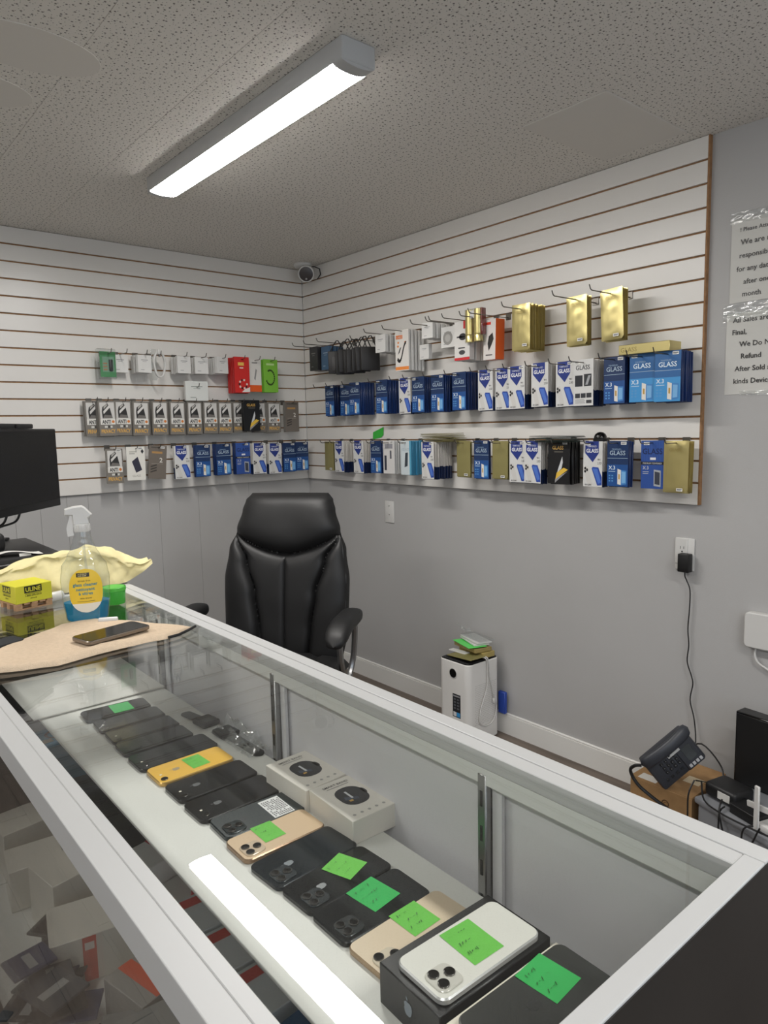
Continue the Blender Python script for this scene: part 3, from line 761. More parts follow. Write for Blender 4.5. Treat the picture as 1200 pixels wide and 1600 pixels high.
stack('earbud', 'R', -1.56, .12, .02, U, 'orange-sided box with a black earpiece picture left of gold packets', 'orange-sided earpiece box', 0, .03, hl=.25, yaw=-.12, roll=.03)
stack('gold', 'R', -1.735, .135, .02, U, 'first of the three gold foil packets, with the thickest stack behind it', 'first gold foil packet', 9, -.004, hl=.25, yaw=.02, sticker=(.5, .9), pitch=.0105)
stack('gold', 'R', -1.985, .125, .09, U, 'middle one of the three gold foil packets on long hooks', 'middle gold foil packet', 3, .002, hl=.27, roll=-.02, sticker=(.4, .9), pitch=.01)
stack('gold', 'R', -2.125, .12, .07, U, 'gold foil packet furthest from the corner, on the last long hook', 'last gold foil packet', 4, -.002, hl=.25, roll=-.05, sticker=(.4, .92), pitch=.01)

# right wall, middle row
rowM = [('navy', -.375, .095, .04, 'dark navy'), ('navy', -.49, .075, .04, 'second dark navy'), ('blue', -.632, .12, .01, 'third blue'), ('blue', -.845, .115, .03, 'fourth blue'), ('white', -1.005, .105, .03, 'white shield'),
 ('blue', -1.1, .105, .05, 'blue one after the white shield'), ('blue', -1.235, .11, .03, 'blue one before the last blue'), ('blue', -1.37, .11, .02, 'last blue before whites'), ('white', -1.52, .105, .05, 'first white of the whites'),
 ('white', -1.608, .095, .04, 'second white of the whites'), ('white', -1.697, .115, .05, 'third white of the whites'), ('white', -1.808, .11, .03, 'fourth white of the whites'), ('white', -1.918, .1, .05, 'fifth white of the whites'),
 ('whiteback', -2.008, .11, .02, 'back-turned white'), ('blue', -2.13, .1, .02, 'darker blue right of the whites'), ('blueb', -2.238, .1, .05, 'bright blue under the gold box, left'), ('blueb', -2.335, .105, .02, 'bright blue under the gold box, right')]
for i, (k, y, d, bk, nm) in enumerate(rowM):
    extra = {'navy': 'near the corner', 'blue': 'with white phone picture', 'blueb': 'with paler print', 'white': 'with blue shield', 'whiteback': 'with two dark pictures'}[k]
    st = [(.6, .05), (-.6, .06)][i % 2]
    stack(k, 'R', y, d, bk, 9, nm + ' packet %s, middle row of right wall' % extra, nm + ' packet of the middle row', None, random.uniform(0, .006), roll=random.uniform(-.012, .012), yaw=random.uniform(-.03, .03), sticker=st, hl=.2)

# right wall, lower row
rowL = [('olive', -.35, .09, .07, 'dull gold packet nearest the corner'), ('white', -.44, .088, .02, 'white shield packet beside the corner gold one'), ('white', -.62, .095, .03, 'white shield packet under the green note'), ('blue', -.757, .09, .07, 'blue packet right of the green note'),
 ('wphone', -.872, .1, .04, 'pale grey packet with a phone picture'), ('teal', -1.0, .1, .02, 'pale packet with a teal edge'), ('white', -1.195, .14, .01, 'white shield packet before the deep white stack'), ('olive', -1.38, .095, .08, 'dull gold packet left of the blue one'),
 ('blue', -1.49, .1, .08, 'blue packet between two dull gold ones'), ('olive', -1.592, .095, .05, 'dull gold packet right of the blue one'), ('white', -1.685, .095, .02, 'white shield packet half hidden by its twin'), ('white', -1.772, .105, .06, 'white shield packet left of the black one'),
 ('black', -1.893, .1, .02, 'black packet with silver shard'), ('white', -2.04, .09, .05, 'white shield packet below the black dome'), ('blue', -2.143, .09, .05, 'blue packet right of the black dome'), ('blue2', -2.265, .065, .05, 'royal blue packet with a black band'), ('gold', -2.355, .07, .03, 'gold foil packet at the panel edge')]
for i, (k, y, d, bk, nm) in enumerate(rowL):
    stack(k, 'R', y, d, bk, 13, nm + ', lowest row of the right wall', nm, None, random.uniform(-.002, .004), roll=random.uniform(-.012, .012), yaw=random.uniform(-.02, .02), sticker=[(.6, .05), (-.5, .06)][i % 2] if k not in ('gold', 'olive') else (.4, .94), hl=.17 if d > .13 else .15, pitch=.011 if k == 'teal' else None)

# back wall, upper row
B1 = 7
stack('mbox', 'B', -1.118, .06, .02, B1, 'small white box just right of the green blister on the back wall', 'small white box by the green blister', 0, .01, hl=.16)
stack('mbox', 'B', -1.02, .12, .03, B1, 'white box left of the coiled white cable on the back wall', 'white box left of the coiled cable', 2, .012, hl=.16, yaw=.2, pitch=.028)
stack('mbox', 'B', -.815, .12, .03, B1, 'white box right of the coiled white cable on the back wall', 'white box right of the coiled cable', 2, .008, hl=.16, yaw=.12, pitch=.03)
stack('mbox', 'B', -.71, .1, .03, B1, 'white box above the green-edged box on the back wall', 'white box above the green-edged box', 1, .006, hl=.16, pitch=.03)
stack('mbox', 'B', -.60, .12, .03, B1, 'white box left of the red cable packet on the back wall', 'white box left of the red packet', 3, .002, hl=.16, yaw=.25, pitch=.026)
stack('redpack', 'B', -.487, .12, .04, B1, 'red cable packet with yellow mark on the back wall', 'red cable packet', 4, -.004, hl=.16, pitch=.016)
stack('orangew', 'B', -.395, .1, .04, B1, 'white and orange cable packet right of the red one', 'white and orange cable packet', 1, 0, hl=.16, pitch=.016)
stack('greenc', 'B', -.302, .11, .04, B1, 'lime green cable packet nearest the corner on the back wall', 'lime green cable packet', 1, 0, hl=.16, pitch=.016)
packet('greenw', 'B', -.748, .11, 1.668, 'white box with a green edge hanging low below the white boxes', 'box')
hook('B', -.748, 9, .14, 'wire display hook carrying the low green-edged box')

# back wall, middle row of privacy packets
rowP = [(-1.262, .06, 'leftmost, mostly covered privacy packet'), (-1.212, .10, 'privacy packet overlapping the leftmost one'), (-1.128, .085, 'third privacy packet from the left end'), (-1.045, .1, 'fourth privacy packet from the left end'), (-.948, .1, 'fifth privacy packet from the left end'),
 (-.856, .1, 'sixth privacy packet, centre of the row'), (-.762, .1, 'seventh privacy packet, right of the centre'), (-.672, .1, 'eighth privacy packet, under the green-edged box'), (-.587, .1, 'ninth privacy packet, last before the black one'), (-.487, .07, 'privacy packet peeping out left of the black one'), (-.362, .07, 'privacy packet peeping out right of the black one'), (-.285, .1, 'privacy packet between the black one and corner')]
for i, (x, d, nm) in enumerate(rowP):
    stack('privacy', 'B', x, d, .04, 10, nm + ', middle back-wall row', nm, 2 if d > .09 else 1, random.uniform(.002, .008), hl=.13, roll=random.uniform(-.02, .02), pitch=.014)
stack('black', 'B', -.435, .115, .08, 10, 'black packet with silver shard and yellow tail among privacy packets', 'black packet among privacy packets', 1, -.004, hl=.14, pitch=.012)
stack('privback', 'B', -.165, .1, .05, 10, 'back-turned brown privacy packet nearest the corner', 'brown packet nearest the corner', 1, .004, hl=.13, pitch=.014)

# back wall, lower row
rowQ = [('privacy', -1.19, .1, 'privacy packet at the left end'), ('clear', -1.085, .1, 'cream packet with a dark phone picture'), ('privback', -.968, .1, 'tilted brown back-turned packet'), ('white', -.845, .1, 'white shield packet beside the tilted brown one'), ('blue', -.728, .1, 'blue packet right of the white shield one'),
 ('blue', -.61, .1, 'second blue packet of the lowest back row'), ('blue2', -.492, .1, 'royal blue packet between blue and white'), ('white', -.39, .1, 'white shield packet right of royal blue'), ('white', -.288, .1, 'white shield packet next to the last blues'), ('blue', -.185, .09, 'blue packet second from the corner'), ('blue', -.098, .09, 'blue packet touching the corner')]
for i, (k, x, d, nm) in enumerate(rowQ):
    stack(k, 'B', x, d, .04, 13, nm + ', lowest row of the back wall', nm, (0, 0, 0, 1, 2, 3, 2, 2, 2, 1, 1)[i], random.uniform(-.002, .008), hl=.13, roll=.09 if k == 'privback' else random.uniform(-.015, .015), pitch=.012, sticker=(.5, .05))

# ------------------------------------------------------------------ odd things among the packets
# black pouches with looped straps
M_pouch = mat((30, 28, 28), .5, name='pouch_black')
q = MB(); q.rbox(-.05, .05, 0, .012, -.118, 0, .004, M_pouch, 2); pm_ = q.build('pouch_mesh').data; bpy.data.objects.remove(bpy.data.objects['pouch_mesh'])
q = MB(); q.tube([(-.036, .006, -.004), (-.02, .004, .03), (-.003, 0, .052), (.006, 0, .053), (.02, .006, .03), (.034, .006, -.004)], .003, M_pouch, 6); sm_ = q.build('strap_mesh').data; bpy.data.objects.remove(bpy.data.objects['strap_mesh'])
tm_ = MB(); tm_.rbox(-.03, .03, -.002, 0, -.1, -.03, .0008, mat((58, 56, 56), .5)); tm_ = tm_.build('tag_mesh').data; bpy.data.objects.remove(bpy.data.objects['tag_mesh'])
for i in range(8):
    o = bpy.data.objects.new('strap_pouch', pm_); COL.objects.link(o)
    o.location = (-.13 + .0 * i if i == 0 else -.125 + .006 * (i % 2), -.505 - .036 * i - (.012 if i else 0), ZC - 6 * S - .065 + random.uniform(-.004, .004)); o.rotation_euler = (0, random.uniform(-.03, .03), -PI / 2 + (1.2 if i else .95))
    thing(o, 'frontmost black pouch with a looped strap on the upper row' if i == 0 else 'black strap pouches lined up behind the frontmost one', 'pouch', None if i == 0 else 'black strap pouches')
    c = bpy.data.objects.new('strap', sm_); COL.objects.link(c); c.parent = o
    if i == 0: c = bpy.data.objects.new('front_label', tm_); COL.objects.link(c); c.parent = o
hook('R', -.49, 6, .25, 'wire hook with the first black strap pouch')
hook('R', -.66, 6, .16, 'wire hook with the last black strap pouches')
# gold and clear twin-tube pack
e = thing(empty('tube_pack', (-.15, -1.492, 1.755), (0, 0, -PI / 2)), 'clear pack with gold ends and a red side, in front of the red box', 'packet')
q = MB(); q.rbox(-.05, .05, 0, .03, 0, .14, .004, M_clear, 1); q.build('clear_shell', e)
for xx in (-.028, .022):
    q = MB(); q.lathe([(.019, .004), (.019, .03), (.017, .034), (.019, .036), (.019, .136)], M_gold, 16, Matrix.Translation((xx, .012, 0))); q.build('gold_tube', e)
q = MB(); q.rbox(-.04, .03, -.0016, -.0006, .1, .132, .0004, M_white, 1); q.build('top_label', e)
q = MB(); q.rbox(.041, .0488, .002, .028, .03, .138, .002, mat((120, 40, 34), .35)); q.build('red_side', e)
hook('R', -1.492, 6, .23, 'wire hook with the gold and clear tube pack')
# empty hook next to it
hook('R', -1.33, 6, .25, 'long wire hook left of the gold tube pack, above the red box')
# green blister
e = thing(empty('charger_blister', (-1.19, -.08, 1.806)), 'green charger card in a clear blister, leftmost on the back wall', 'blister pack')
q = MB(); q.rbox(-.048, .04, -.018, .012, -.138, .004, .004, M_clear, 1); q.build('blister_shell', e)
o = print_greenb(.074, .12).build('card', e, False, (.004, -.004, -.008)); o['label'] = 'green printed card'
q = MB(); q.rbox(-.033, .041, -.003, .0, -.128, -.008, .0006, mat((52, 120, 66), .4)); q.build('card_back', e)
q = MB(); q.rbox(.008, .024, -.016, -.005, -.1, -.045, .003, M_black); q.build('charger', e)
hook('B', -1.185, 7, .14, 'wire hook with the green charger blister')
# coiled white cable on a card
e = thing(empty('coiled_cable', (-.945, -.12, 1.806)), 'white cable coiled in an oval loop between white boxes', 'cable')
pts = [(.028 * math.cos(t) * (1 + .06 * math.sin(3 * t)), -.004 * math.sin(t * .33), -.062 + .062 * math.sin(t)) for t in [k * .25 for k in range(78)]]
q = MB(); q.tube(pts, .0048, M_white, 6); q.build('loop', e)
q = MB(); q.rbox(-.04, -.012, .002, .006, -.14, .012, .001, M_clear); q.build('hang_bag', e)
q = MB(); q.rbox(-.009, .009, -.012, .002, -.014, .012, .003, M_white); q.rbox(-.004, .004, -.01, .0, -.026, -.012, .001, M_chrome); q.build('plug', e)
hook('B', -.95, 7, .16, 'wire hook with the coiled white cable')
# empty hook ends on the back wall
# gold carton across the hooks
e = thing(empty('glass_carton', (-.082, -2.254, 1.641), (0, 0, -PI / 2 + .02)), 'long gold carton lying across hooks above the bright blue packets', 'box')
q = MB(); q.rbox(-.094, .094, -.04, .04, 0, .034, .0015, M_gold, 1); q.build('carton', e)
p = Print(front_P(-.0403)); p.text('GLASS', -.055, .009, .016, mat((150, 134, 84), .4, .6), 1, 'c'); p.build('lettering', e, False)
# flat stacks lying on the lowest hooks
def flat_stack(y, n, dx, m, w, l, lab, grp, z0, spread):
    q = MB(); q.slab(rrect(l, w, .003, 2), 0, .0022, m, .0005); me = q.build('flat_mesh').data; bpy.data.objects.remove(bpy.data.objects['flat_mesh'])
    for i in range(n):
        o = bpy.data.objects.new('flat_packet', me); COL.objects.link(o)
        o.location = (-.085 + random.uniform(-.006, .006), y + spread * (i / n - .5) + random.uniform(-.004, .004), z0 + i * .0052); o.rotation_euler = (random.uniform(-.012, .012), random.uniform(-.01, .01), PI / 2 + random.uniform(-.12, .12))
        thing(o, lab, 'packet', grp)
flat_stack(-1.245, 8, 0, M_olive, .085, .2, 'dull gold packets stacked flat on hooks above the deep white stack', 'flat dull gold packets', ZC - 13 * S - .0075, .02)
flat_stack(-1.885, 5, 0, mat((40, 52, 46), .4), .085, .2, 'dark green packets stacked flat on hooks above the black packet', 'flat dark green packets', ZC - 13 * S - .0075, .03)
# black dome
e = thing(empty('dome_camera', (-.062, -2.053, ZC - 13 * S - .0085)), 'small black dome resting on the lowest hooks', 'dome')
q = MB(); q.lathe([(.02, 0), (.026, .003), (.027, .012), (.024, .014)], M_black, 24); q.build('base_ring', e)
q = MB(); q.lathe([(.0238, .013), (.0235, .02), (.019, .029), (.011, .035), (.003, .037)], M_blackgloss, 24); q.build('dome_cover', e)
# green note on a slat
q = MB(); q.add([(0, -.627, 1.347), (-.002, -.7, 1.357), (-.004, -.72, 1.372), (-.003, -.721, 1.412), (-.001, -.632, 1.385)], [(0, 1, 2, 3, 4)], mat((58, 176, 62), .6))
q.add([(-.0006, -.627, 1.347), (-.0026, -.7, 1.357), (-.0046, -.72, 1.372), (-.0036, -.721, 1.412), (-.0016, -.632, 1.385)], [(4, 3, 2, 1, 0)], mat((58, 176, 62), .6))
thing(q.build('sticky_note', None, False), 'bright green note stuck to a slat above the lowest row', 'sticky note')
# security camera in the corner
e = thing(empty('security_camera', (-.1, -.185, ZC)), 'white round-faced security camera in the top corner', 'camera')
q = MB(); q.lathe([(.05, 0), (.05, -.012), (.044, -.018), (.03, -.02)], M_white, 24, Matrix.Translation((.02, .05, 0))); q.build('mount', e)
d = Vector((-.62, -.76, -.3)).normalized(); Xc = Matrix.Translation((0, -.01, -.066)) @ d.to_track_quat('Z', 'Y').to_matrix().to_4x4()
q = MB(); q.lathe([(.02, -.1), (.034, -.09), (.042, -.05), (.046, 0), (.044, .006), (.038, .006)], M_white, 28, Xc); q.build('body', e)
q = MB(); q.lathe([(.0385, .002), (.0385, .0068), (.036, .0075), (.001, .0078)], mat((64, 58, 58), .3), 28, Xc); q.build('face', e)
q = MB(); q.lathe([(.006, .007), (.006, .0095), (.003, .0105)], mat((150, 146, 144), .2), 12, Xc @ Matrix.Translation((.0, -.027, 0))); q.build('lens', e)
q = MB(); q.tube([(.045, .05, -.01), (.08, .02, -.012), (.085, -.02, -.03), (.09, -.02, -.06), (.075, -.01, -.085)], .003, M_ink, 6); q.build('cable', e)

# ------------------------------------------------------------------ right wall: notices, outlets, router
XW = WO
def notice(name, y0, z1, w, h, lines, label, dx):
    e = thing(empty(name, (XW - .0004, y0, z1), (0, 0, -PI / 2)), label, 'notice')
    q = MB(); q.grid(lambda u, v: (w * u, -.0006 - .0015 * math.sin(u * 5 + v * 3) ** 2, -h * (1 - v)), 8, 8, M_paper); q.box(0, w, -.0003, 0, -h, 0, M_paper); q.build('sheet', e)
    p = Print(front_P(-.0024))
    for t, x, z, hh, bold in lines: p.text(t, x, -z, hh, (44, 42, 42), 1, 'l', bold)
    ob = p.build('lettering', e, False); ob['kind'] = 'stuff'
    return e
def tape(e, x0, x1, z0, z1, rot=0):
    q = MB(); sd = random.random() * 40
    def f(u, v):
        x = x0 + (x1 - x0) * u; n = noise.noise(Vector((u * 14, v * 4, sd))) + .6 * noise.noise(Vector((u * 34, v * 9, sd + 5)))
        return (x, -.0035 - .0022 * n, z0 + (z1 - z0) * v + rot * (u - .5))
    q.grid(f, 40, 8, M_film); q.build('tape', e)
n1 = notice('paper_notice', -2.478, 2.047, .216, .262, [('! Please Attention', .028, .04, .0125, .012), ('We are not', .03, .081, .017, .015), ('responsible', .028, .122, .016, .015), ('for any data', .02, .164, .016, .015), ('after one', .043, .205, .016, .015), ('month', .041, .244, .016, .015)], 'upper white notice beginning with Please, taped beside the slatted panel', 0)
tape(n1, -.004, .24, -.012, .022)
n2 = notice('paper_notice', -2.472, 1.752, .216, .262, [('All Sales are', .02, .03, .0165, .015), ('Final,', .02, .069, .0165, .015), ('We Do Not', .043, .108, .0165, .015), ('Refund', .05, .147, .0165, .015), ('After Sold any', .031, .187, .0165, .015), ('kinds Devices', .029, .227, .0165, .015)], 'lower white notice about final sales, taped below the other one', 0)
tape(n2, -.012, .24, .003, .034, .016); tape(n2, -.012, .24, -.02, .008, .012); tape(n2, .05, .24, -.268, -.252)

def plate(name, y, z, label, w=.07, h=.115):
    e = thing(empty(name, (XW, y, z), (0, 0, -PI / 2)), label, 'wall plate')
    q = MB(); q.rbox(-w / 2, w / 2, -.006, 0, -h / 2, h / 2, .002, M_white, 2); q.build('cover_plate', e); return e
e = plate('power_outlet', -2.353, .936, 'white wall outlet with a black adapter plugged in, below the panel')
q = MB(); q.rbox(-.034, .0115, -.0095, -.005, -.036, .056, .0015, M_white, 1); q.build('receptacle', e)
p = Print(front_P(-.0096))
for xx in (-.0135, -.0015): p.rect(xx - .001, xx + .001, .018, .028, (40, 40, 42))
p.pg(ell(.006, .006, 10, -.0075, .009), (40, 40, 42)); p.build('socket_holes', e, False)
e = plate('wall_plate', -.735, .964, 'blank white wall plate under the slats beside the chair')
for zz in (-.014, .032):
    q = MB(); q.lathe([(.003, 0), (.003, .0012), (.001, .0016)], M_chrome, 8, Matrix.Translation((0, -.006, zz)) @ Matrix.Rotation(PI / 2, 4, 'X')); q.build('screw', e)
e = thing(empty('power_adapter', (XW - .012, -2.366, .91), (0, 0, -PI / 2)), 'black power adapter plugged into the outlet with its cord hanging down', 'power adapter')
q = MB(); q.rbox(-.021, .021, -.03, 0, -.034, .032, .004, M_black, 2); q.build('body', e)
cp = [(-.001, -.012, -.034), (0, -.012, -.05), (.004, -.006, -.066), (.016, -.004, -.1), (.016, -.004, -.17), (.012, -.003, -.24), (.017, -.003, -.3), (.013, -.003, -.36), (.03, -.003, -.41), (.036, -.003, -.44), (.028, -.003, -.5), (.045, -.006, -.56), (.056, -.012, -.62), (.062, -.03, -.66), (.06, -.09, -.69)]
def smooth_path(pts, k=5):
    out = []
    P_ = [Vector(p) for p in pts]
    for i in range(len(P_) - 1):
        a, b, c, d_ = P_[max(i - 1, 0)], P_[i], P_[i + 1], P_[min(i + 2, len(P_) - 1)]
        for j in range(k):
            t = j / k
            out.append(.5 * ((2 * b) + (c - a) * t + (2 * a - 5 * b + 4 * c - d_) * t * t + (3 * b - a - 3 * c + d_) * t ** 3))
    out.append(P_[-1]); return out
q = MB(); q.tube(smooth_path(cp), .0022, M_black, 6); q.build('cord', e)
e = thing(empty('wall_router', (XW, -2.655, .713), (0, 0, -PI / 2)), 'white rounded router box mounted on the wall at the frame edge', 'router')
q = MB(); q.slab(rrect(.16, .12, .016, 6), 0, .03, M_white, .004, Matrix(((1, 0, 0, 0), (0, 0, -1, 0), (0, 1, 0, 0), (0, 0, 0, 1)))); q.build('body', e)
q = MB(); q.tube(smooth_path([(-.045, -.012, -.058), (-.047, -.014, -.085), (-.035, -.014, -.11), (0, -.012, -.13), (.03, -.01, -.16)]), .0035, M_white, 8); q.build('cable', e)

# ------------------------------------------------------------------ office chair
def lerp_tab(tab, x):
    for (a, fa), (b, fb) in zip(tab, tab[1:]):
        if x <= b:
            t = (x - a) / (b - a); t = t * t * (3 - 2 * t); return fa + (fb - fa) * t
    return tab[-1][1]
e = thing(empty('office_chair', (-1.065, -1.275, 0), (0, 0, math.radians(-52))), 'black leather office chair with a high padded back behind the display case', 'chair')
WT = [(.46, .235), (.62, .262), (.80, .266), (.92, .25), (1.0, .222), (1.08, .198), (1.12, .187), (1.147, .165)]
def seam_z(x): return .905 + .075 * min(1, abs(x) / .215) ** 1.7
def seam_x(z): return lerp_tab([(.46, .098), (.6, .11), (.75, .13), (.88, .168), (.985, .222)], z)
def back_y(z): return .205 + .17 * (z - .48) - .02 * math.sin((z - .5) / .65 * PI)
def front(u, v):
    z = .46 + .687 * v; w = lerp_tab(WT, z); x = (2 * u - 1) * w
    edge = 1 - abs(2 * u - 1) ** 5
    endv = 1 - abs(2 * v - 1) ** 14
    sz = seam_z(x); sx = seam_x(z)
    if z > sz:
        dd = min(z - sz, .2); puff = .058 * (1 - math.exp(-dd / .03))
    else:
        ds = [sz - z, abs(abs(x) - sx) * 1.2]
        if abs(x) < sx: ds.append(abs(x) * 1.6 + .012)
        puff = .034 * (1 - math.exp(-min(ds) / .014)) + (.012 if abs(x) > sx else 0) * (1 - math.exp(-ds[1] / .03))
    n = noise.noise(Vector((x * 9, z * 9, 3.1))) * .003
    return (x, back_y(z) - (.022 + puff + n) * max(0, edge) ** .45 * max(0, endv) ** .5 - .012 * (2 * u - 1) ** 2, z)
q = MB(); q.grid(front, 120, 140, M_leather)
q.grid(lambda u, v: ((1 - 2 * u) * lerp_tab(WT, .46 + .687 * v), back_y(.46 + .687 * v) - .012 * (2 * u - 1) ** 2 + .052 * max(0, 1 - abs(2 * u - 1) ** 6) ** .5 * max(0, 1 - abs(2 * v - 1) ** 14) ** .5, .46 + .687 * v), 24, 36, M_leather)
q.build('backrest', e)
q = MB()
for sgn in (1,):
    pts = [(sgn * (lerp_tab(WT, z) * .965), back_y(z) - .034 + .004 * math.sin(z * 60), z) for z in [.56 + k * .02 for k in range(21)]]
    q.tube(pts, .0035, mat((34, 34, 35), .4), 6)
q.build('side_piping', e)
q = MB()
def seat(u, v):
    x = (2 * u - 1); y = (2 * v - 1); k = max(0, (1 - x ** 6) * (1 - y ** 6)) ** .4
    return (x * .26, y * .25 - .03, .455 + .065 * k - .012 * math.exp(-((abs(x) - .55) / .05) ** 2) * k)
q.grid(seat, 28, 28, M_leather)
q.grid(lambda u, v: ((1 - 2 * u) * .26, (2 * v - 1) * .25 - .03, .455 - .05 * max(0, (1 - (2 * u - 1) ** 6) * (1 - (2 * v - 1) ** 6)) ** .4), 12, 12, M_leather); q.build('seat', e)
for sgn in (-1, 1):
    q = MB(); xx = sgn * .315
    def pad(u, v, xx=xx):
        th = 2 * PI * u; t = v; r = max(0, 1 - abs(2 * t - 1) ** 7) ** .5
        y = -.2 + .31 * t; zc = .705 - .045 * max(0, 1 - t / .45) ** 2
        return (xx + .043 * r * math.copysign(abs(math.cos(th)) ** .7, math.cos(th)), y, zc + .027 * r * math.copysign(abs(math.sin(th)) ** .7, math.sin(th)))
    q.grid(pad, 20, 22, M_leather); q.build('arm_pad', e)
    q = MB(); q.tube(smooth_path([(xx, .085, .682), (xx, .1, .63), (sgn * .3, .1, .5), (sgn * .27, .04, .43), (sgn * .12, 0, .42)]), .012, M_chrome, 8)
    q.tube(smooth_path([(xx, -.12, .662), (xx, -.11, .59), (sgn * .305, -.04, .46), (sgn * .26, .0, .425)]), .012, M_chrome, 8); q.build('arm_frame', e)
q = MB(); q.lathe([(.03, .1), (.03, .26), (.022, .265), (.022, .42)], M_black, 16); q.rbox(-.13, .13, -.14, .14, .405, .43, .01, M_black, 2); q.build('gas_column', e)
for k in range(5):
    a = 2 * PI * k / 5 + .3
    q = MB(); q.tube([(0, 0, .12), (math.cos(a) * .16, math.sin(a) * .16, .1), (math.cos(a) * .3, math.sin(a) * .3, .075)], .028, M_chrome, 8, r1=.018); leg = q.build('base_leg', e)
    q = MB(); X2 = Matrix.Translation((math.cos(a) * .3, math.sin(a) * .3, .0))
    for s2 in (-1, 1):
        q.lathe([(.027, -.009), (.03, -.006), (.03, .006), (.027, .009)], M_black, 16, X2 @ Matrix.Rotation(a, 4, 'Z') @ Matrix.Translation((0, s2 * .014, .031)) @ Matrix.Rotation(PI / 2, 4, 'X'))
    q.tube([(math.cos(a) * .3, math.sin(a) * .3, .03), (math.cos(a) * .3, math.sin(a) * .3, .075)], .008, M_chrome, 6); q.build('caster', leg)

# ------------------------------------------------------------------ air purifier and what lies on it
e = thing(empty('air_purifier', (-.125, -1.4325, 0)), 'white boxy air purifier with a round black display against the right wall', 'air purifier')
M_pur = mat((228, 226, 222), .35, name='purifier_white')
q = MB(); q.slab(rrect(.205, .185, .028, 6), .006, .37, M_pur, .003, m2=M_black); q.slab(rrect(.17, .15, .02, 5), 0, .008, M_black); q.build('body', e)
q = MB(); q.slab(rrect(.183, .163, .02, 6), .3705, .3735, mat((40, 40, 42), .5), .001)
for k in range(9): q.box(-.08 + k * .019, -.072 + k * .019, -.066, .066, .3735, .3755, M_black)
q.build('top_grille', e)
XF = Matrix(((0, 0, -1, -.1025), (-1, 0, 0, 0), (0, 1, 0, 0), (0, 0, 0, 1)))      # face plane towards -x: u -> -y, v -> z
q = MB(); q.slab(ell(.048, .048, 28, -.0, .318), 0, .0022, M_white, .0006, XF); q.slab(ell(.041, .041, 28, -.0, .318), .0022, .0032, M_blackgloss, .0004, XF); q.build('display', e)
p = Print(lambda u, v, l: (-.1025 - .0003 * l, -u, v)); p.rect(-.005, .043, .118, .225, (36, 38, 42)); p.rect(-.002, .04, .212, .219, (150, 150, 152), 2)
for j in range(4):
    for i_ in range(2): p.rect(.002 + .02 * i_, .015 + .02 * i_, .155 + .014 * j, .163 + .014 * j, (96, 98, 102), 2)
p.rect(-.001, .018, .122, .142, (214, 216, 218), 2); p.rect(.02, .04, .122, .142, (64, 150, 210), 2); o = p.build('info_sticker', e, False); o['label'] = 'dark sticker with white and blue squares'
q = MB()
for i_ in range(16):
    for j in range(22):
        x0_ = -.06 + i_ * .0085 + (.0042 if j % 2 else 0); z0_ = .09 + j * .0085
        q.add([(x0_ - .0016, -.0929, z0_), (x0_, -.0929, z0_ - .0016), (x0_ + .0016, -.0929, z0_), (x0_, -.0929, z0_ + .0016)], [(0, 1, 2, 3)], mat((120, 112, 108), .6))
o = q.build('perforation', e, False); o['kind'] = 'stuff'
def flat_thing(name, loc, rot, w, l, h, m, label, cat, r=.004, group=None):
    q = MB(); q.slab(rrect(l, w, r, 3), 0, h, m, min(.0012, h * .3)); o = q.build(name, None, True, loc, rot); thing(o, label, cat, group); return o
flat_thing('foil_packet', (-.165, -1.452, .386), (-.02, .10, 1.45), .088, .165, .004, M_olive, 'dull gold packet lying crooked on the purifier grille', 'packet')
flat_thing('white_packet', (-.14, -1.385, .384), (0, .06, 1.5), .03, .11, .006, M_wcard, 'small white packet under the lid of gold boxes on purifier', 'packet', .002)
flat_thing('gold_box', (-.082, -1.44, .379), (0, 0, 1.5), .07, .16, .024, mat((186, 168, 104), .45, .3), 'flat gold box at the back of the purifier top', 'box', .002)
flat_thing('gold_box', (-.092, -1.425, .4035), (0, .02, 1.35), .09, .17, .018, mat((168, 150, 96), .45, .3), 'second gold box lying across the first on the purifier', 'box', .002)
flat_thing('green_card', (-.105, -1.418, .424), (0, .05, 1.2), .09, .17, .003, mat((92, 216, 96), .35), 'bright green card under the white packets on the purifier', 'card', .002)
for k in range(3):
    flat_thing('white_packet', (-.075 + .004 * k, -1.42 - .005 * k, .4285 + .0085 * k), (.01, .03, 1.15 + .08 * k), .075, .165, .007, M_clear if k == 2 else M_wcard, ['lowest white packet on the green card', 'middle white packet on the green card', 'clear sleeve on top of the purifier pile'][k], 'packet', .002)
q = MB(); sd = 4.2
q.grid(lambda u, v: (-.07 + .05 * u, -1.36 + .055 * v, .452 + .03 * max(0, noise.noise(Vector((u * 4, v * 4, sd)))) + .035 * v * (1 - u)), 14, 14, M_film); thing(q.build('plastic_wrap'), 'crumpled clear wrap sticking up from the purifier pile', 'wrap')
q = MB(); lp = smooth_path([(-.12, -1.5, .382), (-.11, -1.525, .385), (-.105, -1.532, .36), (-.1, -1.533, .3), (-.085, -1.534, .24), (-.075, -1.534, .2), (-.055, -1.534, .15), (-.075, -1.534, .09), (-.12, -1.534, .075), (-.165, -1.534, .1), (-.16, -1.534, .16), (-.12, -1.534, .25), (-.115, -1.533, .33), (-.118, -1.528, .38), (-.13, -1.49, .383)])
q.tube(lp, .0028, M_white, 6); q.rbox(-.08, -.066, -1.54, -1.528, .165, .19, .003, M_white, 1); thing(q.build('white_cable'), 'white cable looping down the side of the air purifier', 'cable')
q = MB(); q.rbox(-.012, .006, -1.545, -1.505, .098, .2, .003, mat((44, 76, 168), .45), 1); thing(q.build('blue_pouch'), 'blue pouch wedged between the air purifier and the wall', 'pouch')

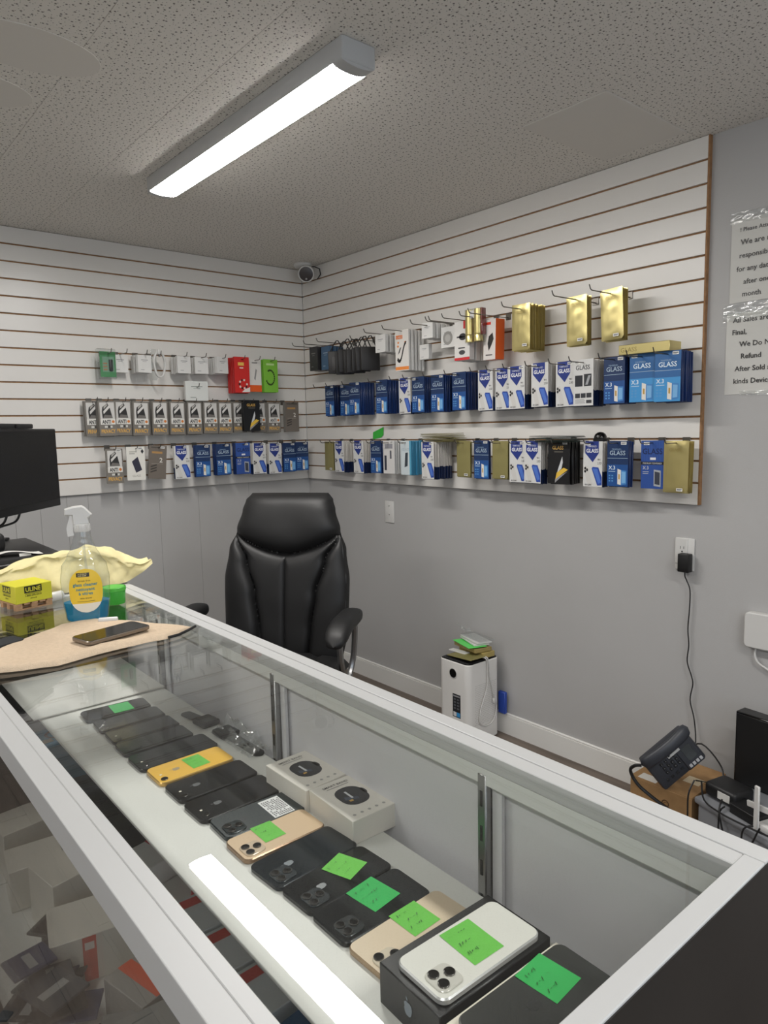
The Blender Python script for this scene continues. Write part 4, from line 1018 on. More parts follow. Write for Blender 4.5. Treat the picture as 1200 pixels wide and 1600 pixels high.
# ------------------------------------------------------------------ corner behind the case end: cardboard box, desk phone, bin with network gear
M_cbd = mat((152, 118, 78), .75, name='cardboard', var=.08, vscale=40)
e = thing(empty('cardboard_box', (-.16, -2.44, 0)), 'brown cardboard box on the floor under the desk phone', 'box')
q = MB(); q.rbox(-.122, .122, -.108, .108, 0, .2, .002, M_cbd, 1); q.build('carton', e)
for s2 in (-1, 1): q = MB(); q.box(-.121 if s2 < 0 else .0008, -.0008 if s2 < 0 else .121, -.107, .107, .2002, .2018, M_cbd); q.build('top_flap', e)
for r_ in ((-.115, -.075, .02, .085, (206, 202, 194)), (-.03, .02, -.085, -.03, (206, 190, 160))): p = Print(top_P(.2018)); p.rect(*r_); p.build('shipping_label', e, False)
p = Print(lambda u, v, l: (-.1222 - .0002 * l, -u, v)); p.pg(ell(.026, .026, 18, .02, .15), (70, 48, 28)); p.pg(ell(.019, .019, 18, .02, .15), (152, 118, 78), 2); p.text('C', .02, .143, .014, (70, 48, 28), 3, 'c'); p.build('printed_mark', e, False)
# desk phone, leaning
M_ph = mat((50, 52, 58), .4, name='phone_grey')
Av = Vector((-.353, -2.415, .306)); U_ = (Vector((-.243, -2.491, .411)) - Av).normalized(); V_ = (Vector((-.317, -2.461, .2055)) - Av); V_ = (V_ - U_ * V_.dot(U_)).normalized(); N_ = V_.cross(U_)
if N_.x > 0: N_ = -N_
Xp = Matrix(((V_.x, U_.x, N_.x, 0), (V_.y, U_.y, N_.y, 0), (V_.z, U_.z, N_.z, 0), (0, 0, 0, 1)))
if Xp.determinant() < 0: print('phone frame flipped')
e = thing(empty('desk_phone', Av), 'black office desk phone leaning on the cardboard box', 'phone'); e.rotation_euler = Xp.to_euler()
q = MB(); q.rbox(0.0, .128, -.004, .172, -.038, -.004, .008, M_ph, 2); q.rbox(.036, .126, .1, .166, -.006, 0.0, .003, M_ph, 1); q.build('body', e)
q = MB(); q.rbox(.05, .1, .118, .152, 0, .0012, .0005, mat((60, 64, 66), .15), 1); q.build('display', e)
for r_ in range(4):
    for c_ in range(3):
        q = MB(); q.rbox(.046 + c_ * .0155, .057 + c_ * .0155, .086 - r_ * .017, .096 - r_ * .017, -.004, -.0005, .001, M_black, 1); kk = q.build('key', e)
        q = MB(); q.box(.0505 + c_ * .0155, .0525 + c_ * .0155, .090 - r_ * .017, .092 - r_ * .017, -.0005, -.0002, mat((150, 150, 152), .5)); q.build('digit', kk, False)
for c_ in range(4):
    q = MB(); q.rbox(.108, .119, .108 + c_ * .014, .118 + c_ * .014, -.001, .002, .0008, mat((186, 186, 188), .4), 1); kk = q.build('line_key', e); kk['label'] = 'pale grey line key'
    q = MB(); q.rbox(.1, .109, .02 + c_ * .02, .03 + c_ * .02, -.004, -.0012, .0008, M_black, 1); q.build('function_key', e)
q = MB()
def hs(u, v):
    th = 2 * PI * u; r = max(0, 1 - abs(2 * v - 1) ** 9) ** .5; end = abs(2 * v - 1)
    a = .02 + .004 * end ** 3; b_ = .013 + .006 * end ** 3
    return (.006 + a * r * math.copysign(abs(math.cos(th)) ** .8, math.cos(th)), -.012 + .196 * v, .028 - .022 * end ** 2 + b_ * r * math.copysign(abs(math.sin(th)) ** .8, math.sin(th)))
q.grid(hs, 20, 26, M_ph); q.build('handset', e)
q = MB(); q.rbox(.034, .05, .07, .118, .0004, .0014, .0004, mat((190, 190, 188), .4), 1); q.box(.038, .045, .072, .08, .0014, .0018, M_ink); o = q.build('sticker', e); o['label'] = 'pale printed sticker'
q = MB(); q.rbox(.07, .125, .05, .15, -.09, -.036, .006, M_ph, 2); q.build('stand', e)
q = MB(); q.tube(smooth_path([(.004, -.012, .01), (-.004, -.03, .0), (.01, -.05, -.02), (.06, -.06, -.02), (.12, -.05, -.01), (.2, -.03, 0)]), .0055, M_black, 6); q.build('handset_cord', e)
# grey bin
A2 = Vector((-.292, -2.56, 0)); dr = Vector((-.32, -.947, 0)).normalized(); nr = Vector((-dr.y, dr.x, 0))
ang = math.atan2(dr.y, dr.x)
e = thing(empty('storage_bin', A2, (0, 0, ang)), 'grey plastic bin carrying network boxes at the frame edge', 'bin')
# local x runs along the front face, local y towards the wall
M_bin = mat((128, 130, 134), .5, name='grey_plastic')
q = MB(); q.rbox(.008, .40, .008, .235, 0, .205, .008, M_bin, 2); q.build('body', e)
q = MB(); q.rbox(0, .408, 0, .243, .2, .22, .005, M_bin, 2); q.build('lid', e)
def at_bin(x, y, z): return A2 + dr * x + nr * y + Vector((0, 0, z))
e = thing(empty('modem_box', at_bin(.055, .07, .226), (0, 0, ang + .1)), 'black network box with a white sticker on the grey bin', 'modem')
q = MB(); q.rbox(-.05, .06, -.035, .06, 0, .045, .012, M_black, 3); q.build('body', e)
q = MB(); q.rbox(.0, .042, -.0362, -.0345, .010, .034, .0005, M_paper, 1); o = q.build('sticker', e); o['label'] = 'white printed sticker'
e = thing(flat_thing('black_adapter', at_bin(.16, .06, .2205), (0, 0, ang), .07, .1, .03, M_black, 'flat black adapter beside the network box on the bin', 'adapter', .008), 'flat black adapter beside the network box on the bin', 'adapter')
e = thing(empty('antenna_router', at_bin(.27, .11, .2205), (0, 0, ang)), 'white wireless router with two flat antennas on the bin', 'router')
q = MB(); q.rbox(-.06, .1, -.09, .06, 0, .022, .006, M_white, 2); q.build('body', e)
q = MB(); q.rbox(-.062, -.046, -.098, -.09, .0, .135, .002, M_white, 1); q.build('antenna', e)
q = MB(); q.rbox(-.09, .09, -.084, -.076, .062, .08, .002, M_white, 1, Matrix.Rotation(-.12, 4, 'Y')); q.build('antenna', e)
e = thing(empty('black_unit', (-.105, -2.6, .2205), (0, 0, -PI / 2 - .12)), 'upright black box standing on the bin against the wall', 'device')
q = MB(); q.rbox(0, .2, 0, .05, 0, .243, .003, M_blackgloss, 1); q.build('case', e)
q = MB(); q.rbox(.006, .194, -.002, 0, .006, .237, .001, M_black, 1); q.build('front_panel', e)
cabs = [[(-.02, .05, .03), (.05, -.01, .015), (.12, -.02, .012), (.2, -.01, .012), (.3, .0, .02)], [(.1, .02, .012), (.11, -.012, .0), (.112, -.014, -.1), (.115, -.016, -.2)], [(.09, .02, .03), (.11, -.012, .005), (.135, -.014, -.08), (.14, -.016, -.2)], [(.22, -.0, .02), (.2, -.014, .002), (.19, -.014, -.06), (.17, -.016, -.2)], [(.25, -.01, .03), (.24, -.014, 0), (.215, -.014, -.08), (.22, -.016, -.2)], [(-.02, .02, .04), (-.012, -.012, .0), (-.012, -.014, -.1), (-.03, -.02, -.2)]]
for k, c_ in enumerate(cabs):
    q = MB(); q.tube(smooth_path([at_bin(a, b_, .22 + z) for a, b_, z in c_]), .0028, M_black, 6)
    thing(q.build('black_cable'), 'black cables tangled over the front edge of the grey bin', 'cable', 'cables over the grey bin')
q = MB(); q.tube(smooth_path([(-.04, -2.4, .23), (-.06, -2.47, .29), (-.08, -2.55, .24), (-.12, -2.56, .203), (-.16, -2.5, .203)]), .0028, M_black, 6); thing(q.build('phone_cable'), 'thin black cable looping behind the desk phone', 'cable')

# ------------------------------------------------------------------ phones on the case's upper shelf
GN1 = mat((104, 190, 74), .7, name='note_green', var=.04, vscale=60); GN2 = mat((48, 172, 84), .7, name='note_deep_green', var=.04, vscale=60)
def scribble(p, x0, x1, y0, y1, seed):
    rnd = random.Random(seed)
    for r_ in range(3):
        y = y1 - (y1 - y0) * (r_ + .35) / 3; x = x0 + rnd.random() * .004
        while x < x1 - .006 - rnd.random() * .008:
            w = .0015 + rnd.random() * .003; dy = (rnd.random() - .5) * .004
            p.pg([(x, y + dy), (x + .0008, y + dy - .0003), (x + w, y - dy + .0006), (x + w - .0008, y - dy + .0013)], (30, 76, 30), 2); x += w + .0008 + rnd.random() * .002
def apple(p, cx, cy, s, c, X=-1, layer=2):
    # bitten fruit mark, its top towards -x
    pts = []
    for k in range(40):
        t = 2 * PI * k / 40
        r = 1 - .10 * math.cos(2 * t) + .05 * math.cos(3 * t - PI / 2) - .16 * math.exp(-((t - PI / 2) / .22) ** 2) - .10 * math.exp(-((t - 3 * PI / 2) / .2) ** 2)
        x = r * .86 * math.cos(t); y = r * .92 * math.sin(t)
        d = math.hypot(x - 1.12, y - .12)
        if d < .48: x = 1.12 + (x - 1.12) * .48 / d; y = .12 + (y - .12) * .48 / d
        pts.append((cx - s * y, cy - s * -x * -1 if False else cy + s * x))
    p.pg(pts, c, layer)
    lf = [(.02, 1.02), (.06, 1.35), (.36, 1.62), (.36, 1.3), (.2, 1.06)]
    p.pg([(cx - s * y, cy + s * x) for x, y in lf], c, layer)
def phone(cx, cy, z, rot, L, Wd, th, col, label, cams=None, bump=None, logo=None, note=None, notem=None, rough=.12, edge=None, sticker=False, front=False, logox=-.2):
    Mb = mat(col, rough, 0.0, spec=.5, name='phone_back'); Me = mat(edge or col, .25, .6 if edge else .3, name='phone_edge')
    q = MB(); q.slab(rrect(L, Wd, .0115, 6), 0, th, Me, .0016, m2=Mb)
    o = thing(q.build('phone', None, True, (cx, cy, z), (0, 0, math.radians(rot))), label, 'phone')
    if front:
        q = MB(); q.slab(rrect(L - .006, Wd - .006, .009, 6), th - .0002, th + .0003, M_blackgloss); q.build('screen', o)
        return o
    bx = -L / 2; 
    if cams:
        if len(cams) == 1:
            bmp = o; zz = th
        else:
            bw = .034 if len(cams) > 1 else .016
            Mbp = mat(bump or col, .2, .2, name='camera_plate')
            q = MB(); q.slab(rrect(bw, bw if len(cams) > 2 else .02, .009, 5, bx + .0235, -Wd / 2 + .0235), th - .0005, th + .0016, Mbp, .0007); bmp = q.build('camera_plate', o); zz = th + .0016
        for (u, v) in cams:
            q = MB(); q.lathe([(.0066, 0), (.0066, .0012), (.006, .0016)], mat((120, 118, 116), .25, .9), 18, Matrix.Translation((bx + u, -Wd / 2 + v, zz))); q.lathe([(.0056, .0014), (.0056, .0019), (.002, .0021)], M_blackgloss, 16, Matrix.Translation((bx + u, -Wd / 2 + v, zz))); q.build('camera_lens', bmp)
        p = Print(top_P(zz)); p.pg(ell(.005, .005, 10, bx + .014, -Wd / 2 + .034), (232, 226, 210), 2); p.build('flash', bmp, False)
    if logo:
        p = Print(top_P(th)); apple(p, logox * L, 0, .0075, logo, layer=1); p.build('logo_mark', o, False)
    if note:
        nx, ny, nw, nh, nr = note
        c, s_ = math.cos(nr), math.sin(nr)
        q = MB(); q.grid(lambda u, v: (nx + c * (u - .5) * nw - s_ * (v - .5) * nh, ny + s_ * (u - .5) * nw + c * (v - .5) * nh, th + .0004 + .0022 * max(0, v - .7) * (1 - u) + (.002 * max(0, abs(ny + (v - .5) * nh) - Wd / 2) * 0)), 6, 6, notem or GN1)
        nt = q.build('sticky_note', o); nt['label'] = 'green handwritten sticky note'
        p = Print(lambda u, v, l: (nx + c * u - s_ * v, ny + s_ * u + c * v, th + .0012 + .0002 * l)); scribble(p, -nw * .42, nw * .3, -nh * .4, nh * .4, int(cx * 1000) + int(cy * 7000)); w_ = p.build('handwriting', nt, False); w_['kind'] = 'stuff'
    if sticker:
        p = Print(top_P(th)); p.rect(.012, .05, -Wd * .44, Wd * .4, (222, 222, 222)); 
        for k in range(9):
            for j in range(10):
                if random.random() < .8: p.rect(.015 + k * .0038, .0175 + k * .0038, -Wd * .4 + j * Wd * .075, -Wd * .4 + j * Wd * .075 + Wd * .05, (96, 96, 100), 2)
        st = p.build('printed_sticker', o, False); st['label'] = 'white printed text sticker'
    return o
Z = ZS
TRI = [(.0155, .0315), (.0155, .0155), (.0315, .0235)]
K1 = (30, 31, 33); DG = (34, 44, 47); NB = (24, 32, 38); GD = (204, 176, 142); CR = (206, 188, 162)
DUO = [(.014, .016), (.014, .031)]
phone(-1.8654, -1.945, Z, -3.8, .146, .069, .008, K1, 'black phone with a deep green note, furthest from the viewer', note=(.012, .0, .045, .055, 0), notem=GN2, rough=.1)
phone(-1.8618, -2.022, Z, -2.2, .144, .071, .008, K1, 'plain black phone second in the row, next to the green-noted one', cams=DUO[:1], rough=.1)
phone(-1.8609, -2.0956, Z, -.5, .144, .071, .008, K1, 'plain black phone third in the row', cams=DUO[:1], rough=.12)
phone(-1.8626, -2.1665, Z, -.2, .147, .07, .008, K1, 'black phone with two camera dots, fourth in the row', cams=DUO, rough=.1)
phone(-1.8557, -2.2454, Z, .7, .163, .077, .008, K1, 'black phone touching the yellow phone on its far side', cams=DUO[:1], rough=.1)
phone(-1.8554, -2.3235, Z, .4, .151, .0757, .0083, (238, 190, 84), 'yellow phone with a green note', cams=[(.013, .0145)], logo=(168, 150, 120), note=(.012, .003, .036, .05, .05), rough=.2, edge=(206, 168, 96))
phone(-1.8518, -2.4058, Z, .3, .155, .076, .008, K1, 'black phone touching the yellow phone on its near side', cams=DUO[:1], logo=(84, 86, 88), rough=.08)
phone(-1.8516, -2.4886, Z, 1.1, .157, .077, .008, K1, 'black phone between the black one and the white-stickered one', cams=DUO[:1], logo=(78, 80, 82), rough=.08)
phone(-1.8458, -2.567, Z, -1.6, .152, .073, .0081, DG, 'dark green phone with a white printed sticker', cams=TRI, bump=DG, logo=(26, 32, 36), sticker=True, rough=.3)
phone(-1.8562, -2.6373, Z, 0.0, .146, .0718, .0081, GD, 'gold phone with three lenses and a green note, middle of the row', cams=TRI, bump=(208, 188, 164), note=(-.008, .012, .037, .05, .0), rough=.35, edge=(150, 124, 100))
phone(-1.8536, -2.7155, Z, 3.8, .151, .078, .0078, NB, 'dark blue phone between the gold phone and a green-noted one', cams=TRI, bump=(30, 40, 46), logo=(104, 112, 118), rough=.1)
phone(-1.848, -2.7916, Z, 2.7, .150, .075, .0078, (22, 25, 27), 'black phone with a light green note and a silver fruit mark', cams=TRI, bump=(32, 40, 44), logo=(124, 128, 130), note=(.022, .012, .046, .05, .3), rough=.1)
phone(-1.8464, -2.8676, Z, .3, .151, .078, .0078, (24, 27, 29), 'black phone with a deep green corner-cut note beside the cream phone', cams=TRI, bump=(34, 40, 42), note=(.012, .013, .05, .056, .12), notem=GN2, rough=.1)
phone(-1.8405, -2.9445, Z, 1.6, .1608, .0781, .0079, CR, 'cream phone partly covered by the black carton', cams=[(.016, .034), (.016, .0165), (.0345, .025)], bump=(208, 196, 176), note=(.016, .016, .046, .05, .0), rough=.35, edge=(170, 146, 118))
# black carton carrying the white phone
e = thing(empty('phone_carton', (-1.8525, -3.047, Z), (0, 0, math.radians(-1.4))), 'black phone carton under the white phone', 'box')
q = MB(); q.rbox(-.0885, .0885, -.0495, .0495, 0, .05, .0012, mat((30, 30, 32), .35), 1); q.build('carton', e)
p = Print(lambda u, v, l: (-.0885 - .0002 * l, -u, v)); apple(p, 0, 0, .0, (120, 130, 140));
p = Print(lambda u, v, l: (-.0886 - .0002 * l, v, -u)); apple(p, -.026, 0, .0085, (126, 136, 146)); p.build('logo_mark', e, False)
phone(-1.8535, -3.0535, Z + .0502, -1.4, .158, .0778, .0081, (216, 215, 208), 'white phone with a green note lying on the black carton', cams=[(.0165, .0325), (.0165, .0165), (.0325, .0245)], bump=(214, 212, 204), note=(.006, .004, .046, .058, -.02), rough=.4, edge=(226, 226, 226))
# white carton with the dark grey phone at the near end
e = thing(empty('phone_carton', (-1.8585, -3.1525, Z), (0, 0, math.radians(-1.4))), 'white phone carton under the dark grey phone, nearest the viewer', 'box')
q = MB(); q.rbox(-.0905, .0905, -.0475, .0475, 0, .05, .0012, mat((226, 218, 204), .4), 1); q.build('carton', e)
phone(-1.8565, -3.1535, Z + .0502, -1.4, .167, .081, .0081, (56, 57, 56), 'dark grey phone with a deep green curled note, nearest the viewer', cams=TRI, bump=(66, 67, 66), logo=(40, 41, 41), note=(.03, .014, .047, .052, .1), notem=GN2, rough=.22, edge=(150, 150, 148), logox=-.06)

# smart band cartons
for k, (cx, cy, rot, lab) in enumerate(((-1.7385, -2.5465, 4.0, 'white band carton with a dark oval picture, the farther of two'), (-1.7335, -2.676, 1.0, 'white band carton with a dark oval picture, the nearer of two'))):
    e = thing(empty('band_carton', (cx, cy, Z), (0, 0, math.radians(rot - 3))), lab, 'box')
    w, l, h = .087, .127, .04
    q = MB(); q.rbox(-w / 2 if False else -.0435, .0435 if True else 0, -l / 2, l / 2, 0, h, .001, mat((226, 221, 212), .5), 1); q.build('carton', e)
    p = Print(top_P(h)); p.text('SMART BAND', 0, .046, .006, (60, 60, 62), 1, 'c', .01, .056); p.rect(-.022, .022, .0405, .042, (120, 120, 120))
    p.pg(rrect(.05, .06, .022, 6, .002, .002), (38, 40, 44)); p.pg(ell(.008, .02, 10, .027, .004), (38, 40, 44)); p.pg([(-.016, -.006), (.006, -.014), (.008, -.006), (-.014, .004)], (70, 80, 96), 2); p.rect(-.004, .0, -.006, .018, (214, 216, 218), 3); p.rect(-.012, -.005, -.014, -.009, (206, 160, 70), 3)
    for j in range(5): p.pg(ell(.006, .006, 8, -.03 + j * .0145, -.05), (160, 158, 154), 1)
    p.build('front_print', e, False)

# two dark watches with straps
def watch(cx, cy, z, ang, n1_, n2_, lab):
    e = thing(empty('watch', (cx, cy, z), (0, 0, ang)), lab, 'watch')
    q = MB(); q.rbox(-.022, .022, -.024, .024, .001, .013, .005, mat((28, 29, 30), .35), 3); q.build('case', e)
    q = MB(); q.rbox(-.017, .017, -.018, .018, .0125, .0134, .0004, M_blackgloss, 1); q.build('screen', e)
    q = MB(); q.lathe([(.0035, 0), (.0035, .003)], M_black, 10, Matrix.Translation((.022, .006, .006)) @ Matrix.Rotation(PI / 2, 4, 'Y')); q.build('crown', e)
    for sgn, ln in ((1, n1_), (-1, n2_)):
        if not ln: continue
        q = MB(); q.grid(lambda u, v: ((u - .5) * .024 * (1 if v < .9 else max(.05, (1 - ((v - .9) / .1) ** 2)) ** .5), sgn * (.017 + ln * v), .0062 - .003 * v), 6, 20, mat((32, 33, 34), .5))
        q.grid(lambda u, v: ((.5 - u) * .024 * (1 if v < .9 else max(.05, (1 - ((v - .9) / .1) ** 2)) ** .5), sgn * (.017 + ln * v), .0032 - .003 * v), 6, 20, mat((32, 33, 34), .5))
        q.build('strap', e)
watch(-1.741, -2.155, Z, .12, .075, 0, 'dark watch with its strap towards the far end of the shelf')
watch(-1.735, -2.236, Z, .05, .0, .12, 'second dark watch with a long strap beside a clear bag')
# clear bag
M_bag = glass_mat('bag_film', (.9, .91, .91), .16, .08, .16)
q = MB(); sd = 11.3
q.grid(lambda u, v: (-1.757 + .052 * u, -2.37 + .165 * v, Z + .003 + .03 * max(0, noise.noise(Vector((u * 4.2, v * 5.5, sd))) + .25) * (u + .15) + .008 * abs(noise.noise(Vector((u * 14, v * 16, 3))))), 30, 56, M_bag)
thing(q.build('plastic_bag'), 'crumpled clear plastic bag under the watch straps', 'bag')

# ------------------------------------------------------------------ stock on the lower shelves of the case
def carton(name, x, y, z, rot, w, l, h, col, label, cat='box', deco=None, group=None, rough=.45):
    m = mat(col, rough); e = thing(empty(name, (x, y, z + .0006), (0, 0, math.radians(rot))), label, cat, group)
    q = MB(); q.rbox(-w / 2, w / 2, -l / 2, l / 2, 0, h, min(.0015, h * .2), m, 1); q.build('carton', e)
    if deco:
        p = Print(top_P(h)); deco(p, w, l); p.build('print', e, False)
    return e
def d_ring(p, w, l):
    n = 18
    for k in range(n):
        a, b = PI * 2 * k / n, PI * 2 * (k + 1) / n
        p.pg([(.03 * math.cos(a), .03 * math.sin(a)), (.03 * math.cos(b), .03 * math.sin(b)), (.022 * math.cos(b), .022 * math.sin(b)), (.022 * math.cos(a), .022 * math.sin(a))], (60, 70, 84), 1)
    p.rect(-w * .45, -w * .15, -l * .45, -l * .2, (206, 190, 160))
def d_red(p, w, l): p.rect(w * .3, w / 2, -l / 2, l / 2, (196, 36, 44)); p.text('AIR', -w * .3, -l * .1, .014, (50, 50, 52), 1)
def d_redsq(p, w, l):
    p.rect(-w * .1, w * .12, l * .2, l * .42, (214, 84, 76)); p.pg(ell(.022, .02, 14, -w * .2, -l * .2), (110, 112, 114)); p.pg(ell(.024, .022, 14, w * .22, -l * .22), (138, 140, 142)); p.rect(-w * .4, -w * .34, 0, l * .3, (90, 90, 92))
def d_dots(p, w, l):
    p.pg(ell(.03, .022, 14, w * .08, l * .12), (60, 60, 62))
    for k in range(4): p.pg(ell(.008, .008, 8, -w * .2 + k * .013, -l * .15), (60, 60, 62))
zs = .56
carton('teal_box', -1.915, -1.605, zs, 4, .14, .10, .05, (40, 150, 190), 'bright teal box with a dark ring on the middle shelf', deco=d_ring)
for k in range(3): carton('teal_box', -1.92, -1.705 - .075 * k, zs, 3 - 2 * k, .14, .066, .045, (34, 98, 122), ['dark teal box next to the bright ringed one', 'dark teal box in the middle of its three', 'dark teal box beside the black boxes'][k])
for k in range(4): carton('black_box', -1.915, -1.93 - .075 * k, zs, 2 * k - 3, .14, .068, .05, (38, 42, 46), ['black box next to the teal boxes on the middle shelf', 'second black box from the teal ones', 'third black box from the teal ones', 'black box beside the red and white carton'][k])
carton('red_carton', -1.955, -2.30, zs, 12, .12, .085, .045, (222, 220, 216), 'white carton with a red side on the middle shelf', deco=d_red)
q = MB(); q.tube(smooth_path([(-1.9, -2.35, zs + .02), (-1.885, -2.38, zs + .035), (-1.9, -2.42, zs + .02), (-1.92, -2.45, zs + .012)]), .009, mat((186, 34, 42), .4), 8); thing(q.build('red_strap'), 'red looped strap beside the red and white carton', 'strap')
for k in range(3): carton('white_carton', -1.945, -2.52 - .105 * k, zs, -4 + 3 * k, .15, .098, .05, (214, 216, 216), ['white carton with red square, far one of three', 'white carton with red square, middle of three', 'white carton with red square, near one of three'][k], deco=d_redsq)
carton('blue_carton', -1.90, -2.86, zs, 6, .18, .13, .05, (36, 84, 128), 'dark blue carton at the near end of the middle shelf')
zb = .30
for (x, y, r_, w, l, h, lab) in ((-2.02, -1.62, 8, .13, .12, .12, 'pale carton furthest along the bottom shelf'), (-2.03, -1.78, -6, .12, .11, .10, 'pale carton second along the bottom shelf'), (-2.0, -1.93, 10, .11, .12, .13, 'tall pale carton in the middle of the bottom shelf'), (-2.0, -2.1, -12, .16, .13, .10, 'pale carton with a red strip on the bottom shelf')):
    e = carton('pale_carton', x, y, zb, r_, w, l, h, (216, 212, 202), lab)
    if 'red strip' in lab:
        p = Print(lambda u, v, l_: (u, -.065 - .0003 * l_, v)); p.rect(-.02, .006, .002, .098, (206, 70, 52)); p.rect(-.016, .002, .07, .086, (226, 214, 206), 2); o = p.build('red_strip', e, False); o['label'] = 'red printed strip'
carton('grey_carton', -1.97, -2.33, zb, 14, .10, .12, .09, (150, 148, 144), 'grey carton with an orange band behind the dark pile', deco=lambda p, w, l: p.rect(-w * .2, w * .1, -l / 2, l / 2, (214, 88, 54)))
carton('grey_carton', -2.0, -2.5, zb, -5, .16, .17, .1, (128, 130, 128), 'long grey carton near the viewer on the bottom shelf')
rnd = random.Random(5)
for k in range(16):
    x = -2.145 + rnd.random() * .1; y = -2.06 - rnd.random() * .36
    col = rnd.choice([(34, 36, 38), (46, 48, 50), (120, 122, 120), (72, 76, 82), (150, 150, 146), (60, 66, 96)])
    e = carton('accessory_pack', x, y, zb + .0 + k * .0065, rnd.random() * 180, .06 + rnd.random() * .03, .07 + rnd.random() * .03, .006, col, 'accessory packs heaped by the front glass of the case', 'packet', d_dots if k in (6, 11) else (lambda p, w, l: p.rect(-w * .35, w * .3, -l * .1, l * .1, (170, 170, 168))) if k % 2 else None, 'heap of accessory packs')

# ------------------------------------------------------------------ on top of the case
M_towel = mat((204, 184, 160), .95, name='towel', spec=.1, var=.06, vscale=120, bump=.8, bscale=420)
fr_ = [(-2.215, -2.10), (-2.131, -2.137), (-2.04, -2.168), (-1.895, -2.142), (-1.818, -2.148), (-1.738, -2.115)]
bk_ = [(-2.2, -2.03), (-2.098, -1.972), (-2.024, -1.915), (-1.955, -1.872), (-1.888, -1.858), (-1.742, -2.088)]
def pl(t, P_):
    k = t * (len(P_) - 1); i = min(int(k), len(P_) - 2); f = k - i; return Vector(P_[i]) * (1 - f) + Vector(P_[i + 1]) * f
def towel_top(u, v, top=True):
    p = pl(u, fr_) * (1 - v) + pl(u, bk_) * v
    e_ = max(0, 1 - (2 * u - 1) ** 12) ** .5 * max(0, 1 - (2 * v - 1) ** 10) ** .5
    n = noise.noise(Vector((p.x * 14, p.y * 14, 2))) * .004 + noise.noise(Vector((p.x * 60, p.y * 60, 7))) * .0012
    ridge = .006 * math.exp(-((v - .06) / .07) ** 2)
    wob = noise.noise(Vector((u * 9, v * 3, 5))) * .006
    return (p.x + wob * .5, p.y + wob, .9692 + (.0055 + n * .8 + ridge) * e_ if top else .9688)
q = MB(); q.grid(lambda u, v: towel_top(u, v), 90, 40, M_towel); q.grid(lambda u, v: towel_top(1 - u, v, False), 30, 10, M_towel)
thing(q.build('towel'), 'beige terry towel spread on the glass under the lone phone', 'towel')
q = MB(); q.tube([(-1.815, -2.153, .9735), (-1.79, -2.149, .9735), (-1.76, -2.131, .9735), (-1.735, -2.112, .9735)], .003, M_black, 6);  # black tube for the towel's dark underside edge
o = q.build('towel_underside', bpy.data.objects['towel']); o['label'] = 'dark underside edge at the towel corner'
phone(-1.902, -2.064, .9785, 13.5, .147, .0715, .0085, (60, 54, 50), 'phone lying screen up on the beige towel', rough=.2, edge=(128, 118, 108), front=True)
flat_thing('black_cloth', (-2.095, -1.945, .9685), (0, 0, .35), .05, .09, .008, mat((30, 32, 36), .8), 'small black cloth left of the towel on the glass', 'cloth', .012)
# memo cube on a mini pallet
YL = (208, 202, 52)
e = thing(empty('memo_cube', (-1.994, -1.648, .9672), (0, 0, math.radians(12))), 'yellow memo cube on a tiny wooden pallet near the spray bottle', 'memo cube')
q = MB(); q.rbox(0, .092, 0, .092, .0175, .062, .0008, mat(YL, .5), 1); q.build('paper_block', e)
for P_, wd_ in ((lambda u, v, l: (u, -.0002 * l, v), 1), (lambda u, v, l: (-.0002 * l, .092 - u, v), 2)):
    p = Print(P_); p.rect(.022, .066, .042, .0595, (28, 30, 22)); p.text('ULINE', .044, .0455, .0108, YL, 2, 'c', .03, .038)
    p.rect(.024, .064, .0392, .0404, (60, 62, 30)); p.text('1-800-295-5510', .044, .033, .0048, (50, 52, 26), 2, 'c', .02, .041); p.text('uline.ca', .044, .0262, .004, (50, 52, 26), 2, 'c', .01)
    p.build('print', e, False)
M_pal = mat((176, 138, 104), .7, name='pallet_wood', var=.15, vscale=90)
for k in range(3):
    q = MB(); q.box(0, .092, .002 + k * .036, .018 + k * .036, 0, .0035, M_pal); q.build('bottom_board', e, False)
    for j in range(3): q = MB(); q.rbox(j * .038, .016 + j * .038, .002 + k * .036, .018 + k * .036, .0036, .0132, .0005, M_pal, 1); q.build('block', e, False)
for j in range(5): q = MB(); q.box(j * .0195, .0145 + j * .0195, 0, .092, .0134, .0172, M_pal); q.build('top_board', e, False)
# spray bottle
e = thing(empty('spray_bottle', (-1.886, -1.854, .9674), (0, 0, math.radians(-16.5))), 'clear spray bottle of blue glass cleaner with a yellow label', 'spray bottle')
RT = [(0, .043), (.008, .047), (.05, .052), (.1, .054), (.13, .05), (.155, .036), (.172, .028), (.19, .022), (.205, .017), (.224, .0155)]
def rad(z): return lerp_tab(RT, z)
SY = .6
def prof(z0, z1, n, k=1.0): return [(rad(z0 + (z1 - z0) * i / n) * k, z0 + (z1 - z0) * i / n) for i in range(n + 1)]
q = MB(); q.lathe(prof(0, .224, 40), M_clear, 40, None, 1, SY); q.build('bottle', e)
ml = bpy.data.materials.new('blue_liquid'); ml.use_nodes = True
nt = ml.node_tree; b_ = nt.nodes['Principled BSDF']; b_.inputs['Base Color'].default_value = lin((16, 150, 196)); b_.inputs['Roughness'].default_value = .15
tr = nt.nodes.new('ShaderNodeBsdfTransparent'); tr.inputs['Color'].default_value = (.1, .62, .82, 1); mx = nt.nodes.new('ShaderNodeMixShader'); mx.inputs[0].default_value = .45
nt.links.new(tr.outputs[0], mx.inputs[1]); nt.links.new(b_.outputs[0], mx.inputs[2]); nt.links.new(mx.outputs[0], nt.nodes['Material Output'].inputs[0])
q = MB(); q.lathe(prof(.003, .046, 12, .96), ml, 40, None, 1, SY); q.build('cleaner', e)
